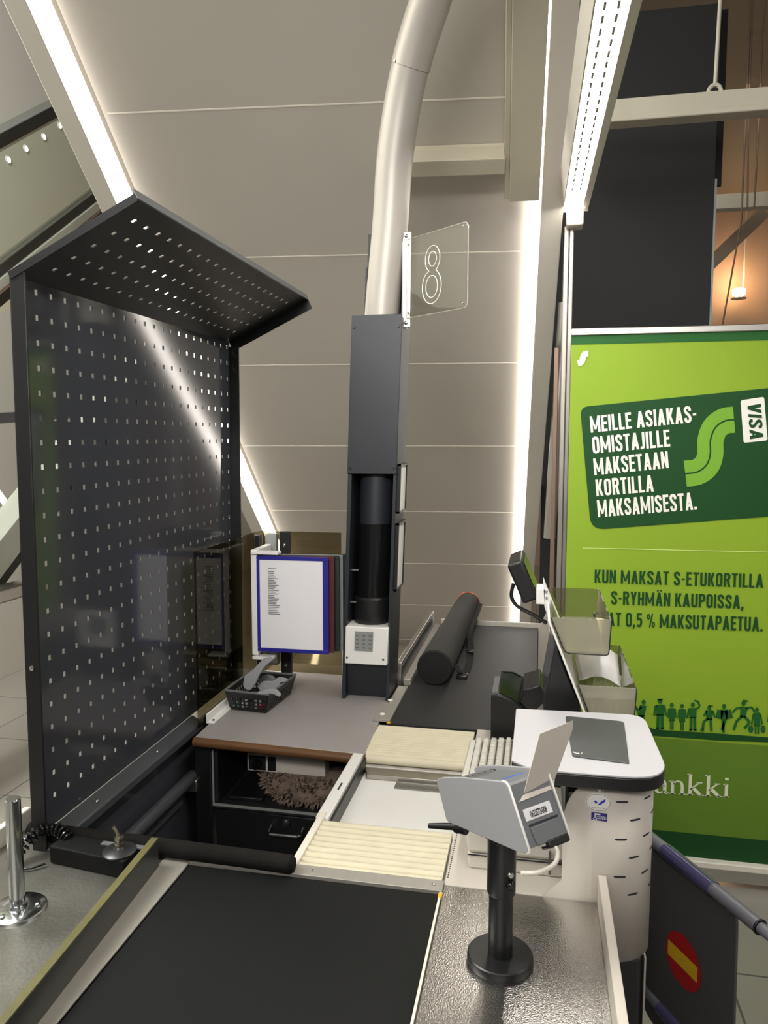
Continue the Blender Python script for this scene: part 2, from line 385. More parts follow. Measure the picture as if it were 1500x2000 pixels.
# sloping soffit: origin, across, down-slope and outward directions
SO = V((-.738, 3.123, 2.39)); SD = V((-.033, .761, -.648)).normalized(); SH = V((math.cos(R(6)), math.sin(R(6)), 0)); SN = SH.cross(SD).normalized()
if SN.dot(CAM_POS-SO) < 0: SN = -SN
def S(u, s, k=0): return SO+SH*u+SD*s+SN*k
def sbox(mb, u0, u1, s0, s1, k0, k1, mi=0):
    vs = [S(u, s, k) for k in (k0, k1) for u, s in ((u0, s0), (u1, s0), (u1, s1), (u0, s1))]
    return mb.add(vs, [(0,3,2,1),(4,5,6,7),(0,1,5,4),(1,2,6,5),(2,3,7,6),(3,0,4,7)], mi)
S_TOP, S_BOT = -3.0, 3.62
b = MB()
sbox(b, -.815, .715, S_TOP, S_BOT, -.04, 0, 0)
for s in (-2.4, -1.8, -1.2, -.61, 0, .61, 1.21, 1.82, 2.42, 3.0, 3.58):
    sbox(b, -.80, .70, s-.0025, s+.0025, 0, .0012, 1)
b.build('ceiling', [M['soffit'], M['seam']], kind='structure', smooth=False)
sbox(MB(), -.955, -.882, S_TOP, S_BOT, -.16, .06).build('trim_1', M['beam'], kind='structure', bevel=.004)
b = sbox(MB(), .718, .80, S_TOP, S_BOT, -.22, .05)
b.build('trim_2', M['beam'], kind='structure', bevel=.004)
o = sbox(MB(), -.880, -.848, S_TOP, S_BOT, -.03, .03).build('cove_light_strip', M['led'], smooth=False)
tag(o, 'glowing white light strip along the left edge of the sloped soffit', 'light strip')
o = sbox(MB(), .684, .717, S_TOP, S_BOT, -.03, .03).build('cove_light_strip', M['led'], smooth=False)
tag(o, 'glowing white light strip along the right edge of the sloped soffit', 'light strip')
# square duct hung under the soffit with its cross arm
t = thing('ceiling_duct', 'pale beige square duct running down the right of the sloped soffit', 'duct', S(.64, -.3, .1))
sbox(MB(), .600, .706, -2.8, -.285, .012, .10).build('duct_body', M['duct'], t, bevel=.003)
sbox(MB(), .583, .600, -2.8, -.285, .012, .085).build('side_flange', M['duct'], t, bevel=.002)
sbox(MB(), .16, .583, -.452, -.392, .0, .10).build('cross_arm', M['duct'], t, bevel=.003)

# far hall behind, right and left
MB().box((-7, 10, 0), (7, 10.1, 5)).build('wall_back', M['farwall'], kind='structure', smooth=False)
MB().box((-.2, -4, 4.35), (7, 11, 4.45)).build('ceiling_store', M['farceil'], kind='structure', smooth=False)
MB().box((-7.05, -4, 0), (-7, 11, 5)).build('wall_left', M['hallwall'], kind='structure', smooth=False)

# ================================================================== LEFT: hall escalator seen past the panel
t = thing('escalator', 'pale green glass sided escalator rising behind the perforated panel', 'escalator', (-2.25, 2.6, .3))
def band(c0, c1, x0, x1, y0=1.4, y1=6.0, name='', m=None, k=.7):
    pts = [(x0, y0, c0+k*y0), (x0, y1, c0+k*y1), (x0, y1, c1+k*y1), (x0, y0, c1+k*y0)]
    return MB().ext(pts, (x1-x0, 0, 0)).build(name, m, t, bevel=.003)
band(.36, .79, -2.22, -2.2, name='glass_panel', m=M['escglass'])
band(.79, .81, -2.24, -2.18, name='glass_rail', m=M['pipe'])
band(.81, .87, -2.26, -2.16, name='handrail', m=M['mullion'])
band(.31, .36, -2.24, -2.18, name='skirt_rail', m=M['mullion'])
band(.262, .31, -2.26, -2.17, name='skirt_panel', m=M['esc'])
band(.255, .262, -2.26, -2.16, name='edge_strip', m=M['postb'])
t = thing('escalator', 'lower dark handrail and pale truss of the second escalator at left edge', 'escalator', (-2.7, 2.6, .3))
band(-.12, -.03, -2.75, -2.65, name='handrail', m=M['mullion'], y0=2, y1=5)
band(-.18, -.12, -2.73, -2.68, name='glass_edge', m=M['escglass'], y0=2, y1=5)
band(-1.35, -1.17, -2.75, -2.6, name='truss_panel', m=M['esc'], y0=2, y1=5)
band(-1.5, -1.36, -2.75, -2.68, name='truss_shadow_gap', m=M['mullion'], y0=2, y1=5)
MB().box((-3.65, -1, 0), (-3.6, 9.5, 6)).build('wall_left_partition', M['hallwall'], kind='structure', smooth=False)
o = MB().box((-2.9, 2.2, 1.72), (-2.86, 5, 1.78), rot=Matrix.Rotation(R(4), 3, 'X')).build('steel_rail', M['railgrey'], bevel=.004)
tag(o, 'grey horizontal rail crossing between the escalators at left edge', 'rail')
for i, (pa, pb) in enumerate((((0, 962), (55, 1042)), ((0, 1050), (23, 1074)))):
    o = MB().cyl(atx(*pa, -3.0)+V((0, -.6, .62) if i == 0 else (0, -.3, .3)), atx(*pb, -3.0), .018, n=12).build('tube_lamp', M['halllight'])
    tag(o, ('longer upper' if i == 0 else 'short lower')+' glowing white tube lamp behind the panel at left edge', 'lamp', None)
o = MB().box((-2.6, 2.3, .86), (-2.5, 3.6, .93)).build('handrail_bar', M['steel'], bevel=.01)
tag(o, 'horizontal steel bar low behind the perforated panel at left edge', 'bar')
for i, (px_, py_) in enumerate(((20, 312), (54, 290), (89, 267), (120, 245))):  # glowing discs stand in for ceiling spots mirrored in the glass
    c_ = atx(px_, py_, -3.585); t = thing('reflected_spot', ['lowest', 'second lowest', 'second highest', 'highest'][i]+' of four small glowing discs imitating reflections in green glass', 'light reflection', c_, 'spots behind the green glass')
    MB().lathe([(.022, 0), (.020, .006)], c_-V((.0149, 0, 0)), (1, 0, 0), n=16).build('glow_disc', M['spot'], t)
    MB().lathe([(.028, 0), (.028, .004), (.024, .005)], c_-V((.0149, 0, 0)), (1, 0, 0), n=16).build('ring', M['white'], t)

# ================================================================== PERFORATED PANEL
PX = -.947
t = thing('perforated_panel', 'tall dark grey perforated metal panel with slanted perforated visor', 'panel', (PX, 1.77, .84))
def holed(name, m, parent, org, du, dv, us, vs, hu, hv, U, Vv, th):
    """perforated sheet: org + u*du + v*dv, square holes centred on the grid us x vs"""
    org = V(org); du = V(du).normalized(); dv = V(dv).normalized(); nrm = du.cross(dv).normalized()
    ub = [U[0]]+[x for u in us for x in (u-hu/2, u+hu/2)]+[U[1]]
    vb = [Vv[0]]+[x for v in vs for x in (v-hv/2, v+hv/2)]+[Vv[1]]
    nu, nv = len(ub), len(vb); mb = MB()
    for k in (0, th):
        mb.v += [org+du*u+dv*v+nrm*k for u in ub for v in vb]
    off = nu*nv
    for i in range(nu-1):
        for j in range(nv-1):
            a, bq, c, d = i*nv+j, (i+1)*nv+j, (i+1)*nv+j+1, i*nv+j+1
            if i % 2 == 1 and j % 2 == 1:
                for p, q in ((a, bq), (bq, c), (c, d), (d, a)): mb.f.append([p, q, q+off, p+off]); mb.mi.append(0)
            else:
                mb.f.append([a, bq, c, d]); mb.f.append([a+off, d+off, c+off, bq+off]); mb.mi += [0, 0]
    return mb.build(name, m, parent, smooth=False)
holed('perforated_sheet', M['darkpaint'], t, (PX-.002, 0, 0), (0, 1, 0), (0, 0, 1), [1.337+.0457*i for i in range(21)], [.928+.0475*j for j in range(22)], .0102, .0106, (1.264, 2.268), (.868, 1.945), .002)
MB().box((PX, 1.262, .80), (-.917, 1.267, 1.952)).build('edge_flange', M['blackpaint'], t, bevel=.001)
MB().box((PX, 2.265, .868), (-.915, 2.27, 1.93)).build('edge_flange', M['blackpaint'], t, bevel=.001)
vd = V((.255, 0, .122)).normalized(); vn = V((-vd.z, 0, vd.x))
vt = V((PX, 0, 1.943))
v_ = holed('visor', M['visorpaint'], t, vt, vd, (0, 1, 0), [.05+.046*i for i in range(5)], [1.33+.0457*j for j in range(20)], .0104, .0102, (0, .282), (1.262, 2.27), .002)
tip = vt+vd*.282
def vbox(a0, a1, y0, y1, k0, k1):
    pts = [vt+vd*a0+vn*k0, vt+vd*a1+vn*k0, vt+vd*a1+vn*k1, vt+vd*a0+vn*k1]
    return MB().ext([p+V((0, y0, 0)) for p in pts], (0, y1-y0, 0))
vbox(.280, .284, 1.262, 2.27, -.003, .016).build('visor_lip', M['greyp'], t, bevel=.001)
vbox(.0, .282, 1.260, 1.263, -.008, .006).build('visor_end', M['blackpaint'], t)
vbox(.0, .282, 2.268, 2.271, -.03, .006).build('visor_end', M['blackpaint'], t)
MB().ext([(PX, 1.264, .868), (PX+.035, 1.264, .852), (PX+.035, 1.264, .832), (PX, 1.264, .832)], (0, .70, 0)).build('bottom_rail', M['railpaint'], t, bevel=.003)
for y in (1.45, 1.72):
    MB().lathe([(.005, 0), (.005, .002), (.002, .004)], (PX+.02, y, .861), (.45, 0, 1), n=12).build('screw', M['chrome'], t)
for z in (1.215,):
    p = V((PX+.015, 1.261, z)); MB().lathe([(.005, 0), (.0045, .002), (.002, .003)], p, (0, -1, 0), n=12).build('screw', M['chrome'], t)
for ch in t.children:          # the panel leans back very slightly towards its foot
    for v_ in ch.data.vertices:
        zw = v_.co.z+ch.location.z+t.location.z
        if zw < 1.945: v_.co.x += (zw-1.945)*.006
t = thing('lower_partition', 'dark grey kick panel with two ledge rails below the perforated panel', 'partition', (PX, 1.6, 0))
MB().box((PX-.012, 1.27, .05), (PX-.002, 2.5, .835)).build('kick_panel', M['darkpaint'], t, bevel=.001)
MB().cyl((-.925, 1.32, .718), (-.925, 1.9, .718), .017, n=16).build('ledge_rail', M['railpaint'], t)
MB().box((PX-.002, 1.32, .655), (PX+.012, 1.86, .67)).build('ledge_rail', M['railpaint'], t, bevel=.003)
MB().box((PX-.002, 1.27, .35), (PX+.02, 1.9, .37)).build('ledge_rail', M['railpaint'], t, bevel=.003)
MB().box((-.94, 1.882, .68), (-.905, 1.898, .715)).build('latch', M['alu'], t, bevel=.003)

# ================================================================== CASHIER DESK
t = thing('cashier_desk', 'grey topped cashier desk with brown wood edge and dark open cabinet below', 'desk', (-.67, 2.15, 0))
top = [(-.895, 1.858), (-.422, 1.836), (-.452, 2.56), (-.915, 2.56)]
MB().ext([(x, y, .822) for x, y in top], (0, 0, .028)).build('desktop', M['laminate'], t, bevel=.002)
MB().tube([(-.897, 1.857, .836), (-.66, 1.846, .836), (-.421, 1.835, .836)], .0125, n=16).build('wood_edge', M['wood'], t)
MB().box((-.915, 1.895, 0), (-.868, 2.5, .822)).build('side_panel', M['blackpaint'], t, bevel=.002)
MB().box((-.448, 1.895, 0), (-.425, 2.5, .822)).build('side_panel', M['blackpaint'], t, bevel=.002)
MB().box((-.868, 2.42, .3), (-.448, 2.44, .822)).build('back_panel', M['blackpaint'], t)
MB().box((-.862, 1.905, .645), (-.852, 2.42, .80)).build('compartment_side', M['toe'], t)
MB().box((-.868, 1.90, .632), (-.448, 2.42, .645)).build('shelf', M['toe'], t, bevel=.001)
MB().box((-.866, 1.897, .640), (-.450, 1.900, .647)).build('shelf_edge', M['framegrey'], t)
MB().box((-.866, 1.897, .647), (-.861, 1.900, .80)).build('compartment_edge', M['framegrey'], t)
for z0, z1 in ((.47, .627), (.30, .462)):
    d_ = MB().box((-.862, 1.905, z0), (-.455, 1.925, z1)).build('drawer', M['blackp'], t, bevel=.002)
    hz = z0+.125
    h_ = MB()
    h_.tube([(-.70, 1.906, hz), (-.70, 1.882, hz-.006), (-.693, 1.874, hz-.006), (-.617, 1.874, hz-.006), (-.61, 1.882, hz-.006), (-.61, 1.906, hz)], .004, n=8)
    h_.build('handle', M['chrome'], d_)
    MB().lathe([(.011, 0), (.011, .012), (.004, .016)], (-.655, 1.905, hz+.016), (0, -1, 0), n=16).build('lock', M['toe'], d_)
s_ = MB().box((-.79, 1.965, .718), (-.563, 2.01, .768)).build('switch_panel', M['offwhite'], t, bevel=.002)
MB().box((-.785, 1.960, .724), (-.735, 1.966, .764)).build('switch_plate', M['blackp'], s_, bevel=.001)
k_ = MB(); k_.lathe([(.013, 0), (.011, .016), (.003, .018)], (-.758, 1.960, .743), (0, -1, 0), n=20); k_.box((-.761, 1.938, .733), (-.755, 1.945, .757))
k_.build('rotary_knob', M['blackgl'], s_)
MB().box((-.728, 1.960, .724), (-.705, 1.966, .764)).build('rocker_switch', M['blackp'], s_, bevel=.002)
# things in the open shelf
b = MB(); rr = []
n = 40
for i in range(9):
    th = math.pi*i/8
    for k in range(n):
        ph = 2*math.pi*k/n
        jit = 1+.05*math.sin(7*ph+i)+.04*math.sin(13*ph+2*i)+random.uniform(-.035, .035)
        rad = (.105+.055*math.sin(th)**.7)*jit if 0 < i < 8 else .09*jit
        b.v.append(V((-.615+rad*math.cos(ph), 2.065+rad*.95*math.sin(ph), .682+.036*math.cos(th)+random.uniform(-.004, .004))))
for i in range(8):
    for k in range(n): b.f.append([i*n+k, i*n+(k+1) % n, (i+1)*n+(k+1) % n, (i+1)*n+k]); b.mi.append(0)
b.f.append(list(range(n))); b.f.append(list(range(9*n-1, 8*n-1, -1))); b.mi += [0, 0]
for q_ in range(900):
    ph = random.uniform(0, 2*math.pi); th = random.uniform(.25, 2.6); rad = .105+.055*math.sin(th)**.7
    c0_ = V((-.615+rad*math.cos(ph), 2.065+rad*.95*math.sin(ph), .682+.036*math.cos(th)))
    dv_ = V((math.cos(ph)*math.sin(th), math.sin(ph)*math.sin(th), math.cos(th)))+V((random.uniform(-.6, .6), random.uniform(-.6, .6), random.uniform(-.5, .5)))
    b.cyl(c0_, c0_+dv_.normalized()*random.uniform(.008, .017), .0045, .0012, n=5)
o = b.build('fleece_cushion', M['fleece'], ang=180)
tag(o, 'fluffy brown round fleece cushion lying on the open desk shelf', 'cushion')
o = MB().box((-.835, 1.93, .646), (-.735, 2.1, .656)).build('folder', M['blackp'], bevel=.002)
tag(o, 'flat black folder lying left on the open desk shelf', 'folder')

# ================================================================== SMOKED GUARD
t = thing('smoked_guard', 'smoked glass guard standing on the back left corner of the desk', 'guard', (-.91, 2.2, .85))
MB().box((-.914, 1.915, .852), (-.908, 2.352, 1.343)).build('glass_pane', M['glass_smoke'], t, bevel=.001)
MB().box((-.895, 2.396, .87), (-.628, 2.402, 1.343)).build('glass_pane', M['glass_smoke'], t, bevel=.001)
arc = [(-.911+.018*(1-math.cos(R(a))), 2.352+.047*math.sin(R(a))) for a in range(0, 91, 15)]
b = MB()
for (x0, y0), (x1, y1) in zip(arc, arc[1:]):
    b.add([(x0, y0, .852), (x1, y1, .852), (x1, y1, 1.343), (x0, y0, 1.343)], [(0, 1, 2, 3)])
b.build('glass_corner', M['glass_smoke'], t)
MB().box((-.905, 2.345, .85), (-.885, 2.362, 1.335)).build('post', M['blackp'], t, bevel=.002)
p_ = MB().box((-.830, 2.375, .85), (-.795, 2.392, 1.345)).build('post', M['blackp'], t, bevel=.002)
for z in (1.30, .90):
    MB().lathe([(.006, 0), (.005, .004), (.002, .005)], (-.812, 2.375, z), (0, -1, 0), n=12).build('screw', M['chrome'], p_)
MB().ext([(-.905, 1.95, .851), (-.88, 1.95, .851), (-.88, 1.95, .856), (-.899, 1.95, .856), (-.899, 1.95, .878), (-.905, 1.95, .878)], (0, .40, 0)).build('foot_bracket', M['white'], t, bevel=.001)
for y in (1.965, 2.31):
    MB().lathe([(.004, 0), (.003, .003)], (-.889, y, .856), (0, 0, 1), n=10).build('screw', M['toe'], t)
MB().box((-.875, 2.364, .9), (-.838, 2.39, 1.338)).build('back_strip', M['framegrey'], t, bevel=.002)

# ================================================================== FLIP DISPLAY
t = thing('flip_display', 'flip-page document holder with blue framed sheet in front of smoked guard', 'document holder', (-.86, 2.24, .96))
MB().box((-.872, 2.225, .972), (-.852, 2.36, 1.305)).build('bracket', M['white'], t, bevel=.002)
MB().box((-.868, 2.215, 1.293), (-.78, 2.25, 1.301)).build('bracket_arm', M['white'], t, bevel=.001)
MB().box((-.868, 2.215, .962), (-.80, 2.25, .970)).build('bracket_arm', M['white'], t, bevel=.001)
def page(ang, mt, w_, yoff):
    c = V((-.862, 2.225+yoff, 0)); dx = V((math.cos(R(ang)), math.sin(R(ang)), 0)); dn = V((-dx.y, dx.x, 0))
    def q(u, z, k): return c+dx*u+dn*k+V((0, 0, z))
    b = MB(); fr = .012; z0, z1 = .985, 1.287; th = .006
    for u0, u1, a0, a1 in ((0, w_, z0, z0+fr), (0, w_, z1-fr, z1), (0, fr+.006, z0+fr, z1-fr), (w_-fr-.006, w_, z0+fr, z1-fr)):
        b.ext([q(u0, a0, 0), q(u1, a0, 0), q(u1, a1, 0), q(u0, a1, 0)], dn*th)
    f_ = b.build('page_frame', mt, t, bevel=.001)
    MB().ext([q(fr, z0+fr-.002, .002), q(w_-fr, z0+fr-.002, .002), q(w_-fr, z1-fr+.002, .002), q(fr, z1-fr+.002, .002)], dn*.002).build('paper', M['paper'], f_, smooth=False)
    return f_, q
f_, q = page(1.5, M['frameblue'], .237, 0)
b = MB(); zz = 1.243
for i in range(27):
    z = 1.246-i*.0053-(0.004 if i > 0 else 0)
    ln = random.choice([.020, .026, .031, .034, .038, .024]) if i else .026
    b.add([q(.045, z, .0012), q(.045+ln, z, .0012), q(.045+ln, z+.0026, .0012), q(.045, z+.0026, .0012)], [(0, 1, 2, 3)])
b.build('typed_lines', M['ink'], f_, smooth=False)
page(3.5, M['framered'], .250, .012)
page(5.5, M['framegreen'], .262, .022)
page(8.0, M['framegrey'], .270, .030)
page(10.0, M['framegreen'], .276, .040)

# ================================================================== BASKET AND GREY TOOLS
t = thing('plastic_basket', 'small dark plastic basket of grey tools on the desk', 'basket', (-.82, 2.15, .85))
A = [V(p) for p in ((-.882, 2.072, .852), (-.768, 2.060, .852), (-.752, 2.235, .852), (-.876, 2.240, .852))]
B = [V(p) for p in ((-.893, 2.060, .912), (-.755, 2.045, .912), (-.736, 2.243, .912), (-.886, 2.250, .912))]
b = MB(); b.ext(A, (0, 0, .003)); b.build('basket_base', M['blackp'], t)
def lattice(a0, a1, b1, b0, nc, nr, open_rows):
    """basket wall with a grid of square holes"""
    mb = MB(); nrm = (a1-a0).cross(b0-a0).normalized()*.002
    def pt(u, v): return (a0*(1-u)+a1*u)*(1-v)+(b0*(1-u)+b1*u)*v
    us = [0]+[x for i in range(nc) for x in ((i+.7)/(nc+.4)-.0 , (i+.7)/(nc+.4)+.62/(nc+.4))]+[1]
    vs = [0]+[x for j in range(nr) for x in (.14+.6*j/nr, .14+.6*j/nr+.42/nr)]+[1]
    for i in range(len(us)-1):
        for j in range(len(vs)-1):
            if i % 2 == 1 and j % 2 == 1: continue
            ps = [pt(us[i], vs[j]), pt(us[i+1], vs[j]), pt(us[i+1], vs[j+1]), pt(us[i], vs[j+1])]
            mb.add(ps, [(0, 1, 2, 3)]); mb.add([p+nrm for p in ps], [(0, 1, 2, 3)])
    return mb
for i in range(4):
    j = (i+1) % 4
    lattice(A[i], A[j], B[j], B[i], 8 if i % 2 == 0 else 11, 3, 0).build('basket_side', M['blackp'], t, smooth=False)
MB().tube([B[0], B[1], B[2], B[3], B[0]], .0035, n=8).build('basket_rim', M['greyp'], t)
for i, (x, y, rgb) in enumerate(((-.865, 2.068, (96, 150, 130)), (-.842, 2.066, (200, 200, 200)), (-.80, 2.064, (206, 204, 204)), (-.785, 2.062, (176, 50, 66)))):
    o = MB().box((x-.008, y+.008, .857), (x+.008, y+.022, .87+.008*(i % 3))).build('tag_block', mat('tag_block_%d' % i, rgb, .4), bevel=.001)
    tag(o, ('pale green', 'white', 'light grey', 'red')[i]+' little block at the front inside the dark basket', 'tag')
def tool(name, pts2, org, ax, ay, th, m, label):
    ax = V(ax).normalized(); ay = V(ay); ay = (ay-ax*ay.dot(ax)).normalized(); nn = ax.cross(ay)
    o = MB().ext([V(org)+ax*x+ay*y-nn*(th/2) for x, y in pts2], nn*th).build(name, m, bevel=.0025)
    return tag(o, label, 'tool')
def pic_tool(px, y, th, m, label, tilt=0):
    pts = [aty(a_, b_, y) for a_, b_ in round_poly(px, 4)]
    o = MB().ext(pts, (0, th, tilt)).build('hand_tool', m, bevel=.002); return tag(o, label, 'tool')
pic_tool([(474, 1338), (477, 1320), (496, 1306), (512, 1288), (531, 1281), (535, 1287), (517, 1302), (506, 1318), (499, 1334), (490, 1348), (479, 1347)], 2.10, .014, M['silver'], 'grey hand tool standing up in the basket with raised handle')
pic_tool([(500, 1340), (516, 1330), (532, 1331), (544, 1322), (558, 1325), (560, 1331), (546, 1334), (548, 1342), (536, 1350), (512, 1352)], 2.15, .02, M['silver'], 'pale grey hand tool lying across the right of the basket', -.006)
pic_tool([(503, 1338), (506, 1326), (516, 1318), (528, 1319), (536, 1327), (534, 1338)], 2.18, .02, M['greyp'], 'darker grey round-ended hand tool at the back of the basket', -.004)
pic_tool([(500, 1353), (520, 1347), (538, 1348), (548, 1359), (545, 1361), (530, 1354), (512, 1357)], 2.045, .012, M['silver'], 'grey hand tool with its tip over the basket front rim')

# ================================================================== PNEUMATIC TUBE COLUMN
t = thing('cash_tube_column', 'tall dark grey cash tube column standing on the desk', 'column', (-.51, 2.3, .85))
LEAN = .034
def lean(mb):
    for p in mb.v: p.x += (p.z-.85)*LEAN
    return mb
XL, XR, Y0, Y1 = -.585, -.437, 2.23, 2.375
lean(MB().box((XL, Y0, .85), (XL+.012, Y1, 2.0))).build('side_wall', M['columnpaint'], t, bevel=.001)
lean(MB().box((XR-.010, Y0, .85), (XR, Y1, 2.0))).build('side_wall', M['columnpaint'], t, bevel=.001)
lean(MB().box((XL+.008, Y1-.006, .85), (XR-.006, Y1, 2.27))).build('back_wall', M['blackpaint'], t)
lean(MB().box((XL+.006, Y1-.02, 2.0), (XL+.012, Y1, 2.17))).build('back_wing', M['blackpaint'], t)
lean(MB().box((XR-.012, Y1-.10, 2.0), (XR-.006, Y1, 2.17))).build('back_wing', M['blackpaint'], t)
c_ = lean(MB().box((XL-.001, Y0-.006, 1.543), (XR+.001, Y0+.004, 2.006))).build('cover_plate', M['columnpaint'], t, bevel=.0015)
for z in (1.97, 1.56):
    for x in (XL+.008, XR-.008):
        b = MB(); b.lathe([(.004, 0), (.003, .003)], (x, Y0-.006, z), (0, -1, 0), n=10); lean(b).build('screw', M['blackp'], c_)
lean(MB().ext([(XL+.012, Y0+.006, .97), (XR-.010, Y0+.006, .97), (XR-.010, Y0+.035, .852), (XL+.012, Y0+.035, .852)], (0, .006, 0))).build('base_plate', M['columnpaint'], t)
k_ = lean(MB().box((XL+.010, Y0-.016, .966), (XR-.006, Y0+.07, 1.082))).build('control_box', M['white'], t, bevel=.003)
b = MB().box((-.545, Y0-.018, 1.008), (-.488, Y0-.0155, 1.068)); lean(b).build('keypad', M['framegrey'], k_)
b = MB()
for i in range(4):
    for j in range(3):
        b.box((-.541+.020*j, Y0-.0188, 1.016+.0125*i), (-.532+.020*j, Y0-.0175, 1.020+.0125*i))
lean(b).build('keypad_symbols', M['greyp'], k_, smooth=False)
for x in (-.567, -.455):
    b = MB(); b.lathe([(.0045, 0), (.003, .003)], (x, Y0-.016, .985), (0, -1, 0), n=12); lean(b).build('screw', M['chrome'], k_)
b = MB(); b.cyl((-.510, 2.30, 1.39), (-.510, 2.30, 1.56), .050, n=32); lean(b).build('carrier_socket', M['columnpaint'], t)
b = MB(); b.cyl((-.510, 2.30, 1.16), (-.510, 2.30, 1.39), .052, n=32); lean(b).build('receiver_canister', M['blackgl'], t)
b = MB(); b.lathe([(.056, 0), (.058, .02), (.056, .075), (.052, .08)], (-.510, 2.295, 1.083)); lean(b).build('receiver_cup', M['blackp'], t)
for z in (1.145, 1.245):
    b = MB(); b.box((XL+.012, 2.262, z), (XL+.034, 2.266, z+.004)); lean(b).build('clip', M['alu'], t)
path = catmull([(-.475, 2.305, 1.90), (-.470, 2.30, 2.03), (-.443, 2.28, 2.27), (-.422, 2.25, 2.461), (-.377, 2.20, 2.645), (-.303, 2.12, 2.795), (-.19, 1.98, 2.93), (-.02, 1.75, 3.05)], 8)
MB().tube(path, .0525, n=32).build('carrier_tube', M['tubem'], t)
MB().tube(path[33:41], .0545, n=32).build('tube_coupling', M['tubem'], t)
pm = path[33]; MB().lathe([(.004, 0), (.003, .003)], pm+V((-.035, -.042, 0)), (-.6, -.75, 0), n=10).build('screw', M['chrome'], t)
for z0, z1 in ((1.424, 1.572), (1.188, 1.395)):
    b = MB(); x = XR
    for y0, y1, a0, a1 in ((2.245, 2.365, z1-.006, z1), (2.245, 2.365, z0, z0+.006), (2.245, 2.253, z0, z1), (2.357, 2.365, z0, z1)):
        b.box((x, y0, a0), (x+.010, y1, a1))
    f_ = lean(b).build('label_frame', M['blackp'], t)
    b = MB(); b.box((x+.001, 2.25, z0+.004), (x+.006, 2.36, z1-.004)); lean(b).build('blank_card', M['white'], f_)

# lane number sign
t = thing('lane_sign', 'clear acrylic lane sign with engraved 8 fixed beside the tube column', 'sign', (-.388, 2.29, 2.0))
b = MB(); b.box((-.404, 2.268, 1.972), (-.394, 2.30, 2.245)); b.box((-.404, 2.262, 1.972), (-.378, 2.268, 2.245)); b.build('bracket', M['alu'], t, bevel=.002)
for z in (2.232, 1.985): MB().lathe([(.006, 0), (.005, .004), (.002, .005)], (-.392, 2.262, z), (0, -1, 0), n=12).build('screw', M['chrome'], t)
sa, sb = V((-.392, 2.258, 0)), V((-.2, 2.10, 0)); sx = (sb-sa).normalized(); sn = V((sx.y, -sx.x, 0)); SWD = (sb-sa).length
def sp(u, z, k=0): return sa+sx*u+sn*k+V((0, 0, z))
pl_ = round_poly([(0, 1.998), (SWD, 1.998), (SWD, 2.222), (0, 2.222)], [0, .018, .018, 0])
p_ = MB().ext([sp(u, z, 0) for u, z in pl_], -sn*.008).build('acrylic_plate', M['glass_clear'], t)
b = MB(); rim = [sp(u, z, -.004) for u, z in pl_]; b.tube(rim+[rim[0]], .0016, n=6); b.build('polished_edge', sheet_glass('polished_acrylic_edge', (235, 235, 228), 1.5, .1, .35, (235, 232, 226)), t)
cu, cz = SWD*.45, 2.105
def ring8():
    r1, r2 = (.030, .036), (.039, .047); c1, c2 = (cu+.003, cz+.042), (cu, cz-.033); out = []
    for k in range(0, 33):
        a = R(-62+(304)*k/32); out.append((c1[0]+r1[0]*math.cos(a), c1[1]+r1[1]*math.sin(a)))
    for k in range(0, 33):
        a = R(128+284*k/32); out.append((c2[0]+r2[0]*math.cos(a), c2[1]+r2[1]*math.sin(a)))
    return out
b = MB(); g = ring8(); b.tube([sp(u, z, .001) for u, z in g+[g[0]]], .0011, n=6)
for c, r in (((cu+.003, cz+.042), (.016, .020)), ((cu, cz-.033), (.024, .030))):
    b.tube([sp(c[0]+r[0]*math.cos(R(10*k)), c[1]+r[1]*math.sin(R(10*k)), .001) for k in range(37)], .0011, n=6)
b.build('engraved_number', mat('frosted_engraving', (226, 222, 214), .6), p_)
for u, z in ((SWD-.012, 2.212), (SWD-.012, 2.010), (.012, 2.205), (.012, 2.012)):
    MB().lathe([(.0035, 0), (.002, .003)], sp(u, z, .0), sn, n=10).build('screw', M['chrome'], t)

# ================================================================== NEAR CHECKOUT CONVEYOR
BZ = .85
t = thing('checkout_conveyor', 'black rubber checkout belt with steel frame in the foreground', 'conveyor', (-.4, .8, 0))
MB().box((-.632, .30, .835), (-.160, 1.276, BZ)).build('belt', M['belt'], t, bevel=.002)
b = MB(); b.ext([(-.688, .30, BZ-.002), (-.634, .30, BZ-.002), (-.634, 1.31, BZ-.002), (-.688, 1.31, BZ-.002)], (0, 0, .004)); b.build('frame_strip', M['satin'], t, bevel=.001)
e_ = MB().box((-.634, 1.279, BZ-.004), (-.154, 1.312, BZ+.004)).build('end_trim', M['satin'], t, bevel=.001)
for x in (-.395, -.172): MB().lathe([(.004, 0), (.0035, .0015), (.001, .0025)], (x, 1.296, BZ+.004), n=12).build('screw', M['alu'], e_)
MB().box((-1.0, .30, .10), (.108, 1.30, .834)).build('body', M['toe'], t, bevel=.004)
MB().box((-.159, .30, .836), (-.155, 1.279, BZ+.002)).build('edge_strip', M['creamrail'], t)
MB().box((-.160, 1.262, BZ-.002), (-.153, 1.276, BZ+.0025)).build('corner_mark', M['signyel'], t)
dv0, dv1 = V((-.684, 1.256, 0)), V((-.628, .40, 0)); dd = (dv1-dv0).normalized(); dnn = V((-dd.y, dd.x, 0))
if dnn.x > 0: dnn = -dnn
def dvp(u, k, z): return dv0+dd*u+dnn*k+V((0, 0, z))
LD = (dv1-dv0).length
d_ = MB().ext([dvp(0, 0, BZ), dvp(LD, 0, BZ), dvp(LD, .013, BZ), dvp(0, .013, BZ)], (0, 0, .055)).build('lane_divider', M['sidepanel'], t, bevel=.001)
